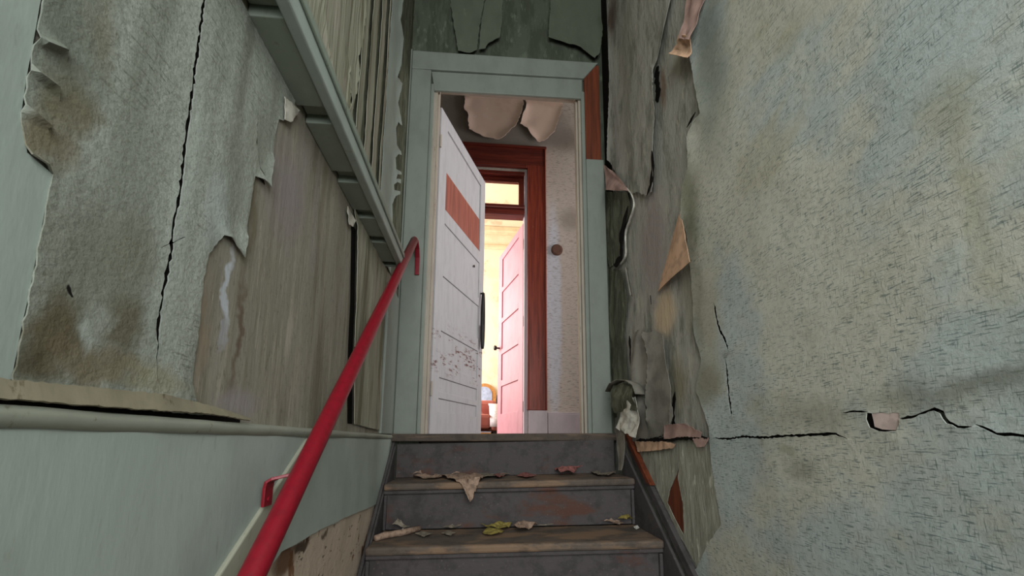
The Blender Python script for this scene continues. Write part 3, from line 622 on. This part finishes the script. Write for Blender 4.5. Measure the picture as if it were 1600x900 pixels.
for pl, wd in (([(1026, 236), (1028, 262), (1024, 290), (1018, 306)], .03), ([(988, 322), (977, 366), (977, 402), (966, 416)], .05), ([(1082, 200), (1096, 176)], .02), ([(990, 525), (993, 560), (998, 600)], .03), ([(1024, 462), (1025, 476)], .03)):
    ln = W('R', pl); poly = crackpoly(ln, wd, .02, .002); n = len(poly)//2; m = MB()
    m.add(to3('R', poly, .021), [(i, i+1, 2*n-2-i, 2*n-1-i) for i in range(n-1)]); m.build('crack_shade', 'dark', wr, 0, False, .001)  # dark ribbons set proud of the wall for shade in the splits
# rolled paper hanging beside the threshold
m = MB(); P0 = [(onX(x, y, XR-.05)) for x, y in ((952, 612), (958, 600), (970, 594), (984, 595), (995, 602), (1000, 616))]; m.band(P0, (-.05, -.02, 0), .004); m.build('paper_curl', 'grey_paper', wr, 0, True)
flap('hanging_curl', wr, (R3(958, 602, .06), R3(992, 600, .05), R3(996, 640, .07), R3(960, 645, .07)), 'mould', 10, -.03, seed=6, nz=.012)
flap('hanging_curl', wr, (R3(968, 622, .075), R3(992, 620, .075), R3(993, 684, .085), R3(962, 668, .085)), 'white_paper', 10, .02, seed=7, nz=.02)
flap('hanging_curl', wr, (R3(960, 668, .06), R3(976, 676, .07), R3(971, 735, .09), R3(966, 735, .09)), 'grey_paper', 8, .01, seed=8, nz=.006)

# ================================================================== BACK WALL: casing, jambs, threshold, hanging paper
t1 = thing('trim_1', (.16, YB, 0), 'pale green painted door casing around the doorway, bare brown wood at upper right', 'door casing', kind=ST)
box('casing_board', (XL+.012, YB-.024, 0), (-.300, YB, 2.115), 'green', t1, .004)
box('casing_bead', (-.300, YB-.020, 0), (-.280, YB-.002, 2.03), 'green', t1, .006)
box('casing_bead', (XL+.002, YB-.030, 0), (XL+.011, YB, 2.24), 'green', t1, .003)
box('casing_board', (.612, YB-.024, 0), (.718, YB, 1.600), 'green', t1, .004)
box('bare_casing_board', (.612, YB-.021, 1.600), (.704, YB, 2.235), 'brown', t1, .003)['label'] = 'bare red-brown wood where the casing paint is gone'
box('casing_bead', (.590, YB-.020, 0), (.612, YB-.002, 2.05), 'green', t1, .005)
MB().prism([(XL+.012, YB-.026, 2.115), (.610, YB-.026, 2.135), (.700, YB-.026, 2.250), (XL+.012, YB-.026, 2.235)], (0, .026, 0)).build('head_board', 'green', t1, .004)
MB().prism([(-.280, YB-.016, 1.99), (.600, YB-.016, 2.005), (.600, YB-.016, 2.134), (-.300, YB-.016, 2.113)], (0, .015, 0)).build('head_board', 'green', t1, .003)
# jamb liner
j = thing('trim_2', (.16, YB+.05, 0), 'worn beige door jamb lining the doorway opening', 'door jamb', kind=ST)
box('jamb_board', (-.284, YB+.001, 0), (-.262, YB+.10, 2.10), 'jamb', j, .002); box('jamb_stop', (-.262, YB+.02, 0), (-.250, YB+.06, 2.06), 'jamb', j, .003)
box('jamb_board', (.578, YB+.001, 0), (.604, YB+.10, 2.10), 'jamb', j, .002); box('jamb_stop', (.566, YB+.02, 0), (.578, YB+.06, 2.06), 'jamb', j, .003)
box('jamb_head', (-.262, YB+.001, 2.080), (.578, YB+.10, 2.10), 'jamb', j, .002); box('jamb_stop', (-.250, YB+.005, 2.062), (.566, YB+.03, 2.080), 'jamb', j, .003)
box('bare_jamb_strip', (-.262, YB+.062, 0), (-.2585, YB+.10, .16), 'brown', j)
def tilt(x): return (x-.155)*.02
m = MB(); m.fbox((XL+.006, 1.955, -.030+tilt(XL)*.6), (XR-XL-.012, -.02, .016), (0, .15, 0), (0, 0, .038)); th = m.build('threshold', 'thresh', None, .006)
tag(th, 'worn brown wooden threshold at the top of the stairs', 'threshold', kind=ST)
for k, pl in enumerate(([('w', -.235, 3.2), (702, -10), (707, 30), (716, 88), (734, 91), (745, 86), (749, 50), (757, 0), ('w', .0, 3.2)], [('w', -.01, 3.2), (760, -10), (752, 45), (748, 86), (758, 85), (764, 76), (780, 68), (784, 40), (785, 0), ('w', .11, 3.2)],
                        [('w', .42, 3.2), (861, -10), (857, 35), (855, 68), (880, 75), (905, 84), (926, 101), (934, 92), (940, 50), (944, 0), ('w', .70, 3.2)])):
    P = W('B', pl); sheet('hanging_wallpaper', wb, 'B', P, 'back_paper', .010+.004*k, .03, .003, .015, lifts=[(P[2:-2], .022, .05)], wave=.008, wfreq=(5, 3), seed=50+k)

# ================================================================== STAIRS
sx0, sx1 = XL+.034, XR-.034
stair = thing('staircase', (.155, 1.4, -2.6), 'grey painted wooden staircase with worn treads climbing to the doorway', 'staircase')
RUN, RISE = .242, .197
for k in range(0, 12):
    yn = 1.955-RUN*k; zt = -.001-RISE*k if k else 0
    yr = yn+.028; zb = -RISE*(k+1)
    tl = lambda x: (x-.155)*.032
    ty = lambda x: -(x-.155)*.06 - (.02 if k == 0 else 0)
    a, c = sx0+.001, sx1-.001
    # riser below nosing k
    MB().fbox((a, yr+ty(a), zb+tl(a)), (c-a, ty(c)-ty(a), tl(c)-tl(a)), (0, .02, 0), (0, 0, RISE-.032)).build('riser', 'riser', stair, .002)
    if k:
        MB().fbox((a, yn+ty(a), zt-.030+tl(a)), (c-a, ty(c)-ty(a), tl(c)-tl(a)), (0, RUN+.026, 0), (0, 0, .030)).build('tread', 'tread', stair, .009)
        MB().fbox((a, yn+.012+ty(a), zt-.046+tl(a)), (c-a, ty(c)-ty(a), tl(c)-tl(a)), (0, .014, 0), (0, 0, .015)).build('cove_strip', 'riser', stair, .003)
        for xx in (a+.002, c-.014): MB().box((xx, yn-.0+ty(xx)+RUN+.013, zt+.002+tl(xx)), (xx+.012, yn+ty(xx)+RUN+.027, zt+RISE-.05+tl(xx))).build('corner_bead', 'stringer', stair, .002)
def stringer(x0, x1, pa, pb, name, mt, dz=.30):
    (y0, z0), (y1, z1) = pa, pb; s = (z1-z0)/(y1-y0); yb = -.95
    MB().prism([(x0, y0, z0), (x0, yb, z0+s*(yb-y0)), (x0, yb, z0+s*(yb-y0)-dz), (x0, y0, z0-dz)], (x1-x0, 0, 0)).build(name, mt, stair, .004)
stringer(XL+.0155, sx0, (1.975, -.058), (1.525, -.497), 'stringer', 'stringer')
stringer(XR-.022, sx1, (1.83, -.045), (1.318, -.470), 'stringer', 'stringer')
stringer(XR-.022, XR-.0215+.021, (1.80, -.000), (1.306, -.420), 'stringer_cap', 'stringer', .05)
MB().prism([(XR-.030, 1.80, -.005), (XR-.030, 1.585, -.190), (XR-.030, 1.55, -.195), (XR-.030, 1.79, .015)], (.022, 0, 0)).build('split_strip', 'brown', stair)['label'] = 'reddish split wood edge'
stringer(XL+.0135, XL+.027, (1.985, -.030), (1.531, -.470), 'stringer_cap', 'stringer', .045)

# ================================================================== HANDRAIL
rail = thing('handrail', (XL, 1.2, -.3), 'red painted metal pipe handrail sloping up the left wall', 'handrail')
XRl = -.335
def rp(y): return (XRl, y, -.221 + (y-.653)*(1.0+.221)/(1.905-.653))
MB().tube([rp(-.33), rp(.5), rp(1.0), rp(1.5), rp(1.895)], .0195, 24).build('rail_pipe', 'red', rail, 0, True)
e = np.array(rp(1.895)); MB().tube([e, e+np.array([0, .010, .009]), e+np.array([0, .018, .012])], [.0195, .017, .009], 20).build('rail_end', 'red', rail, 0, True)
MB().band([e+np.array([.004, .03, .02]), e+np.array([.006, .066, -.01]), e+np.array([.006, .090, -.05]), e+np.array([.006, .0935, -.145])], (.024, 0, 0), .005).build('end_bracket', 'red', rail, .001)
for yw in (.800, -.15):
    zc = rp(yw-.06)[2]; w0 = np.array([XL+.020, yw, zc+.03])
    zr = rp(yw)[2]
    bk = MB().band([(XL+.027, yw, zr-.068), (XL+.027, yw, zr-.034), (XL+.029, yw, zr-.022), (XL+.038, yw+.002, zr-.016), (XRl-.004, yw+.02, zr-.004)], (.0, .030, 0), .006).build('wall_bracket', 'red', rail, .001)
    MB().tube([(XL+.030, yw, zr-.055), (XL+.0325, yw, zr-.055)], .005, 10).build('screw_head', 'red', bk)

# ================================================================== DOOR LEAF AT THE STAIR HEAD (door_1)
def leaf_frame(a, b_):
    a = np.array([*a, 0.]); b_ = np.array([*b_, 0.]); L = np.linalg.norm(b_-a); u = (b_-a)/L; n = np.array([u[1], -u[0], 0]); return a, u, n, L
A, U_, N_, L1 = leaf_frame((-.244, 2.115), (.040, 2.80))      # N_ points to the stair side
d1 = thing('door_1', (A[0], A[1], 0), 'white flaking panelled door standing open, one panel stripped to red wood', 'door', kind=ST)
TH = .036
def lb(name, s0, s1, z0, z1, d0, d1_, mat, par, bev=.002, fr=None):
    a, u, n = fr or (A, U_, N_); o = a+u*s0-n*d1_+np.array([0, 0, z0])
    return MB().fbox(o, u*(s1-s0), n*(d1_-d0), (0, 0, z1-z0)).build(name, mat, par, bev)
z0d, z1d = .003, 1.985; SW = .088
lb('stile', 0, SW, z0d, z1d, 0, TH, 'white', d1); lb('stile', L1-SW, L1, z0d, z1d, 0, TH, 'white', d1)
rails = [(z0d, .13), (.205, .245), (.325, .40), (.60, .69), (.935, 1.0), (1.27, 1.36), (1.90, z1d)]
for r0, r1 in rails: lb('rail', SW+.0005, L1-SW-.0005, r0, r1, 0, TH, 'white', d1)
for (p0, p1) in zip(rails[:-1], rails[1:]):
    if p0[1] == 1.36:
        lb('panel', SW+.001, L1-SW-.001, 1.62, 1.90-.001, .010, TH-.01, 'white', d1, 0)
        q = lb('panel', SW+.001, L1-SW-.001, 1.361, 1.62, .009, TH-.01, 'panel', d1, 0); q['label'] = 'panel stripped to bare reddish wood'
    else: lb('panel', SW+.001, L1-SW-.001, p0[1]+.001, p1[0]-.001, .007, TH-.01, 'white', d1, 0)
kn = A+U_*(L1-.055)+N_*.0+np.array([0, 0, 1.045]); MB().tube([kn, kn+N_*.018, kn+N_*.022], [.006, .006, .011], 14).build('strap_peg', 'knob', d1, 0, True)
lk = A+U_*.55+np.array([0, 0, 1.20]); MB().tube([lk-N_*.001, lk+N_*.004], .009, 14).build('keyhole_plate', 'knob', d1)
for z in (.25, 1.75): MB().tube([A+N_*.004+np.array([-.003, -.004, z-.04]), A+N_*.004+np.array([-.003, -.004, z+.04])], .006, 10).build('hinge', 'jamb', d1)
st = thing('leather_strap', tuple(kn+N_*.012+np.array([0, 0, -.42])), 'black looped strap hanging from the edge of the white door', 'strap')
P = []; top_ = kn+N_*.016
for i in range(25):
    t = i/24*2*math.pi; wd = .016*math.sin(t)*(1.2-.2*math.cos(t)); P.append(top_ + U_*wd + np.array([0, 0, -.21+.21*math.cos(t)]) + N_*.006)
MB().band(P, N_*.018, .006).build('loop', 'black', st, 0, True)
MB().band([top_+N_*.006+np.array([0, 0, -.24]), top_+N_*.008+U_*.006+np.array([0, 0, -.30]), top_+N_*.006+np.array([0, 0, -.40])], U_*.022, .006).build('strap_end', 'black', st)

# ================================================================== HALL: second doorway with transom, far door
t3 = thing('trim_3', (0, YH, 0), 'red varnished wooden casing with transom around the second doorway', 'door casing', kind=ST)
box('casing_board', (.440, YH-.022, .215), (.582, YH, 2.455), 'varnish', t3, .004); box('casing_board', (-.585, YH-.022, .215), (-.445, YH, 2.455), 'varnish', t3, .004)
box('casing_bead', (.582, YH-.030, .215), (.594, YH, 2.63), 'varnish', t3, .003)
box('head_board', (-.585, YH-.024, 2.455), (.582, YH, 2.62), 'varnish_h', t3, .004); box('head_cap', (-.60, YH-.035, 2.620), (.600, YH, 2.642), 'varnish_h', t3, .004)
box('head_bead', (-.46, YH-.034, 2.418), (.425, YH-.004, 2.452), 'varnish_h', t3, .008)
box('plinth_block', (.438, YH-.030, 0), (.592, YH, .213), 'lav', t3, .003)
box('casing_bead', (.424, YH-.028, .215), (.439, YH-.002, 2.452), 'varnish', t3, .005)
# jamb and transom
jm = thing('trim_4', (0, YH+.06, 0), 'jamb and transom bar of the second doorway', 'door jamb', kind=ST)
box('jamb_board', (.402, YH+.001, 0), (.434, YH+.13, 2.40), 'lav', jm, .002); box('jamb_board', (-.439, YH+.001, 0), (-.41, YH+.13, 2.40), 'varnish', jm, .002)
box('jamb_head', (-.41, YH+.001, 2.37), (.402, YH+.13, 2.399), 'varnish_h', jm, .002)
box('transom_bar', (-.41, YH-.010, 1.985), (.402, YH+.12, 2.065), 'varnish_h', jm, .004); box('transom_bead', (-.41, YH-.030, 2.018), (.398, YH-.010, 2.040), 'varnish_h', jm, .007); box('transom_bead', (-.41, YH-.022, 1.955), (.398, YH+.03, 1.984), 'varnish_h', jm, .004)
tr = thing('window_2', (0, YH+.06, 2.07), 'glass transom light over the second doorway', 'window', kind=ST)
box('sash', (.355, YH+.05, 2.066), (.401, YH+.085, 2.369), 'varnish', tr, .003); box('sash', (-.409, YH+.05, 2.066), (-.36, YH+.085, 2.369), 'varnish', tr, .003); box('sash', (-.36, YH+.05, 2.325), (.355, YH+.085, 2.369), 'varnish_h', tr, .003); box('sash', (-.36, YH+.05, 2.066), (.355, YH+.085, 2.09), 'varnish_h', tr, .003)
box('pane', (-.361, YH+.064, 2.089), (.356, YH+.068, 2.326), 'clear', tr)
A2, U2, N2, L2 = leaf_frame((.398, YH+.075), (.222, 3.985)); N2 = -N2
d2 = thing('door_2', (A2[0], A2[1], 0), 'pink five panelled door opening into the far sunlit room', 'door', kind=ST)
fr = (A2, U2, N2); z1d = 1.935; SW2 = .115
lb('stile', 0, SW2, .012, z1d, 0, .036, 'pinkdoor', d2, .002, fr); lb('stile', L2-SW2, L2, .012, z1d, 0, .036, 'pinkdoor', d2, .002, fr)
zs = [.012, .21, .50, .545, .83, .875, 1.16, 1.205, 1.50, 1.545, 1.86, z1d]
zr = [(.012, .22), (.50, .56), (.83, .885), (1.165, 1.215), (1.50, 1.55), (1.865, z1d)]
for r0, r1 in zr: lb('rail', SW2+.0005, L2-SW2-.0005, r0, r1, 0, .036, 'pinkdoor', d2, .002, fr)
for p0, p1 in zip(zr[:-1], zr[1:]): lb('panel', SW2+.001, L2-SW2-.001, p0[1]+.001, p1[0]-.001, .012, .026, 'pinkdoor', d2, 0, fr)
k2 = A2+U2*(L2-.05)+np.array([0, 0, .91]); MB().tube([k2, k2+N2*.03, k2+N2*.035, k2+N2*.055, k2+N2*.062], [.009, .009, .024, .026, .014], 16).build('door_knob', 'knob', d2, 0, True)
for z in (.25, 1.0, 1.72): MB().box((A2[0]+.0005, A2[1]-.03, z-.045), (A2[0]+.0035, A2[1]+.02, z+.045)).build('hinge', 'knob', d2)
# hall wall: baseboard, plug, peeling paper over the casing
bb = tag(MB().box((.600, YH-.022, 0), (2.75, YH, .188)).box((.600, YH-.016, .188), (2.75, YH, .200)).build('baseboard_hall', 'lav', None, .003), 'pale lavender baseboard along the hall wall', 'baseboard', kind=ST)
pc = onY(870, 391, YH); m = MB(); m.tube([(pc[0], YH, pc[2]), (pc[0], YH-.012, pc[2]), (pc[0], YH-.016, pc[2])], [.052, .052, .040], 20)
pg = m.build('round_wall_box', 'blob'); tag(pg, 'round brown outlet cover on the hall wallpaper', 'outlet')
pA = W('H', [('w', -.20, 3.25), (727, 158), (725, 172), (731, 180), (733, 205), (755, 216), (778, 221), (790, 214), (797, 206), (806, 198), (812, 186), (818, 166), ('w', .36, 3.25)])
pB = W('H', [('w', .39, 3.25), (822, 166), (816, 184), (812, 196), (824, 203), (832, 216), (842, 225), (850, 222), (866, 208), (872, 190), (878, 172), ('w', .76, 3.25)])
for k, P in enumerate((pA, pB)): sheet('peeling_paper', wh, 'H', P, 'peel', .012, .03, .006, .02, lifts=[(P[1:-1], .012, .03)], wave=.004, wfreq=(5, 5), seed=60+k)

# ================================================================== FAR ROOM FURNITURE
def roundbox(a, b_, r): return MB().box(a, b_), r
ch = thing('armchair', (.05, 4.5, 0), 'red upholstered armchair with a white throw beyond the doors', 'armchair')
box('seat', (-.33, 4.2, .08), (.17, 4.9, .24), 'sofa', ch, .04)
for ax in (.17, -.43): MB().prism([(ax, 4.18, .06), (ax, 4.92, .06), (ax, 4.92, .40), (ax, 4.5, .34), (ax, 4.18, .16)], (.10, 0, 0)).build('arm', 'sofa', ch, .03)
box('backrest', (-.43, 4.93, .06), (.27, 5.08, .46), 'sofa', ch, .05)
for x in (-.40, .20):
    for y in (4.24, 4.98): MB().tube([(x+.02, y, 0), (x+.02, y, .07)], [.015, .024], 10).build('leg', 'knob', ch)
tw = thing('throw_blanket', (.22, 4.5, .35), 'white throw draped over the arm of the red armchair', 'blanket')
MB().band([(.22, 4.145, .10), (.22, 4.16, .165), (.22, 4.5, .352), (.22, 4.80, .398)], (.13, 0, 0), .012).build('throw', 'cloth', tw, 0, True)
mr = thing('arched_mirror', (.17, 5.74, 0), 'arched blue mirror in an orange gilt frame against the far wall', 'mirror')
def arch(r, zb, zc, cx): return [(cx-r, zb), (cx+r, zb)] + [(cx+r*math.cos(t), zc+r*math.sin(t)) for t in np.linspace(0, math.pi, 20)]
MB().prism([(x, 5.76, z) for x, z in arch(.17, .0, .62, .13)], (0, .03, 0)).build('frame', 'gold', mr, .004)
MB().prism([(x, 5.752, z) for x, z in arch(.12, .06, .62, .12)], (0, .006, 0)).build('glass', 'glass', mr)
tp = onY(777, 612, 5.3); cn = thing('walking_cane', (.30, 5.3, 0), 'black walking cane with a bent handle beyond the pink door', 'cane')
MB().tube([(.285, 5.3, 0), (.285, 5.3, .50), (.295, 5.3, .56), (.32, 5.3, .59), (.36, 5.3, .60), (.40, 5.3, .57)], .010, 10).build('cane_shaft', 'black', cn, 0, True)

# ================================================================== LITTER ON THE STEPS
def tz(k, x, y): return -.001-RISE*k+(x-.155)*.032
def scrap(name, k, pl, mat, label, cat, amp=.006, th_=.002, seed=0, lift=.003, yclamp=None, group=None):
    amp *= 1.6; yn = 1.955-RUN*k; P = []
    for x, y in pl:
        q = onZ(x, y, tz(k, .2, 0)); z = tz(k, q[0], 0)
        q = onZ(x, y, z); P.append(np.array([q[0], q[1]]))
    P = np.array(P); c = P.mean(0); ymax = yn+RUN+.015-(c[0]-.155)*.06
    P[:, 1] = np.minimum(P[:, 1], ymax)
    if P[:, 1].max()-P[:, 1].min() < .02: P[:, 1] += np.linspace(-.015, 0, len(P))
    ol = densify([tuple(p) for p in P], .012, .002, True); N = len(ol); q = np.array(ol); c = q.mean(0)
    vs = []; fs = []
    for r_i, r in enumerate((1, .66, .33)):
        for i, p in enumerate(q):
            pp = c+(p-c)*r; h = lift+.0015+amp*(.75+mnoise.noise((pp[0]*22+seed, pp[1]*22, seed*1.3)))*(1.0 if r < 1 else .8)
            over = max(0, yn-(pp[0]-.155)*.06-pp[1])
            vs.append((pp[0], pp[1]+over*.8 if over else pp[1], tz(k, pp[0], 0)+h-over*.35))
    vs.append((c[0], c[1], tz(k, c[0], 0)+lift+amp*1.2+.001))
    for r in range(2):
        for i in range(N): fs.append((r*N+i, r*N+(i+1) % N, (r+1)*N+(i+1) % N, (r+1)*N+i))
    for i in range(N): fs.append((2*N+i, 2*N+(i+1) % N, 3*N))
    m = MB(); m.add(vs, fs); o = m.build(name, mat, None, 0, False, th_)
    return tag(o, label, cat, group)
scrap('torn_paper', 1, [(686, 745), (700, 738), (745, 742), (756, 748), (735, 766), (722, 757)], 'litter', 'largest triangular torn paper hanging over the edge of the upper step', 'paper scrap', .010, seed=1)
scrap('torn_paper', 1, [(648, 748), (652, 741), (668, 740), (688, 748), (676, 750)], 'litter', 'tan torn paper at the left end of the upper step litter', 'paper scrap', .010, seed=2)
scrap('torn_paper', 1, [(660, 741), (664, 734), (673, 735), (674, 741)], 'litter', 'small curled paper behind the tan paper on the upper step', 'paper scrap', .016, seed=3)
scrap('torn_paper', 1, [(703, 739), (706, 736), (728, 739), (729, 742)], 'litter', 'narrow flat paper slip behind the triangular paper', 'paper scrap', .010, seed=4)
scrap('torn_paper', 1, [(742, 741), (760, 742), (800, 742), (782, 746), (752, 749)], 'litter_g', 'long greyish paper strip right of the triangular paper on the upper step', 'paper scrap', .006, seed=5)
scrap('crumpled_paper', 1, [(864, 740), (872, 727), (884, 728), (896, 737), (896, 743), (876, 744)], 'litter_p', 'crumpled pink paper on the right half of the upper step', 'paper scrap', .020, seed=6)
scrap('torn_paper', 1, [(922, 739), (932, 738), (944, 744), (934, 745)], 'litter_g', 'pale grey paper sliver near the right end of the upper step', 'paper scrap', .006, seed=7)
scrap('torn_paper', 1, [(940, 742), (955, 736), (962, 740), (950, 746)], 'litter_g', 'grey flake beside the hanging wall paper on the upper step', 'paper scrap', .006, seed=8)
q = [onZ(x, y, tz(2, -.3, 0)) for x, y in ((586, 846), (600, 842), (628, 838), (655, 832))]
m = MB(); m.tube([(p[0], p[1], tz(2, p[0], 0)+.014) for p in q], [.011, .013, .013, .012], 14); o = m.build('paper_roll', 'litter', None, 0, True); tag(o, 'pale rolled paper tube at the left end of the lower step', 'paper roll')
scrap('plaster_chip', 2, [(624, 834), (628, 829), (634, 831), (632, 836)], 'crumb', 'white chip behind the rolled paper on the lower step', 'plaster chip', .008, seed=9)
scrap('dirt_clump', 2, [(612, 832), (622, 824), (634, 822), (640, 830)], 'litter_g', 'dark grey clump against the riser above the rolled paper', 'debris', .022, seed=10)
scrap('torn_paper', 2, [(692, 828), (700, 825), (716, 820), (720, 826), (704, 830)], 'litter_g', 'grey curled paper left of the yellow litter on the lower step', 'paper scrap', .010, seed=11)
scrap('torn_paper', 2, [(688, 836), (700, 832), (712, 835), (704, 840)], 'litter_g', 'brownish flake in front of the grey curled paper', 'paper scrap', .004, seed=12)
scrap('yellow_scrap', 2, [(750, 826), (756, 819), (780, 818), (800, 824), (790, 831), (762, 830)], 'yellow', 'larger yellow scrap in the middle of the lower step', 'scrap', .014, seed=13)
scrap('yellow_scrap', 2, [(754, 836), (762, 832), (786, 834), (784, 838), (762, 840)], 'yellow', 'thin yellow scrap in front of the larger yellow scrap', 'scrap', .010, seed=14)
scrap('torn_paper', 2, [(800, 830), (818, 822), (830, 812), (838, 820), (834, 828), (812, 836)], 'litter', 'folded tan scrap right of the yellow scraps', 'paper scrap', .016, seed=15)
scrap('torn_paper', 2, [(838, 822), (850, 820), (864, 822), (852, 825)], 'litter_g', 'thin grey flake right of the folded tan scrap', 'paper scrap', .005, seed=16)
scrap('torn_paper', 2, [(935, 816), (945, 810), (955, 812), (948, 820)], 'litter', 'tan curl leftmost in the right group on the lower step', 'paper scrap', .014, seed=17)
scrap('torn_paper', 2, [(956, 820), (964, 817), (974, 819), (968, 824)], 'litter', 'tan flake between tan curl and yellow curl on the lower step', 'paper scrap', .008, seed=18)
scrap('yellow_scrap', 2, [(966, 822), (969, 810), (978, 810), (986, 818), (980, 824)], 'yellow', 'yellow curl near the right end of the lower step', 'scrap', .022, seed=19)
scrap('torn_paper', 2, [(988, 816), (996, 808), (1006, 811), (1010, 818), (998, 820)], 'litter_p', 'pinkish curl rightmost on the lower step', 'paper scrap', .014, seed=20)
scrap('plaster_chip', 2, [(990, 826), (996, 824), (999, 827), (994, 829)], 'crumb', 'white chip near the right end of the lower step', 'plaster chip', .006, seed=21)
scrap('torn_paper', 1, [(676, 744), (684, 740), (694, 743), (690, 748), (680, 749)], 'litter', 'small tan flake touching the left of the triangular paper', 'paper scrap', .008, seed=31)
scrap('torn_paper', 1, [(764, 744), (776, 741), (790, 744), (780, 749)], 'litter_p', 'reddish flake in front of the long greyish strip on the upper step', 'paper scrap', .006, seed=32)
scrap('torn_paper', 1, [(806, 745), (822, 742), (838, 745), (824, 749)], 'litter_p', 'reddish flake midway between the greyish strip and the crumpled pink paper', 'paper scrap', .005, seed=33)
scrap('torn_paper', 2, [(648, 838), (664, 834), (676, 838), (662, 842)], 'litter_g', 'grey flake just right of the rolled paper on the lower step', 'paper scrap', .006, seed=34)
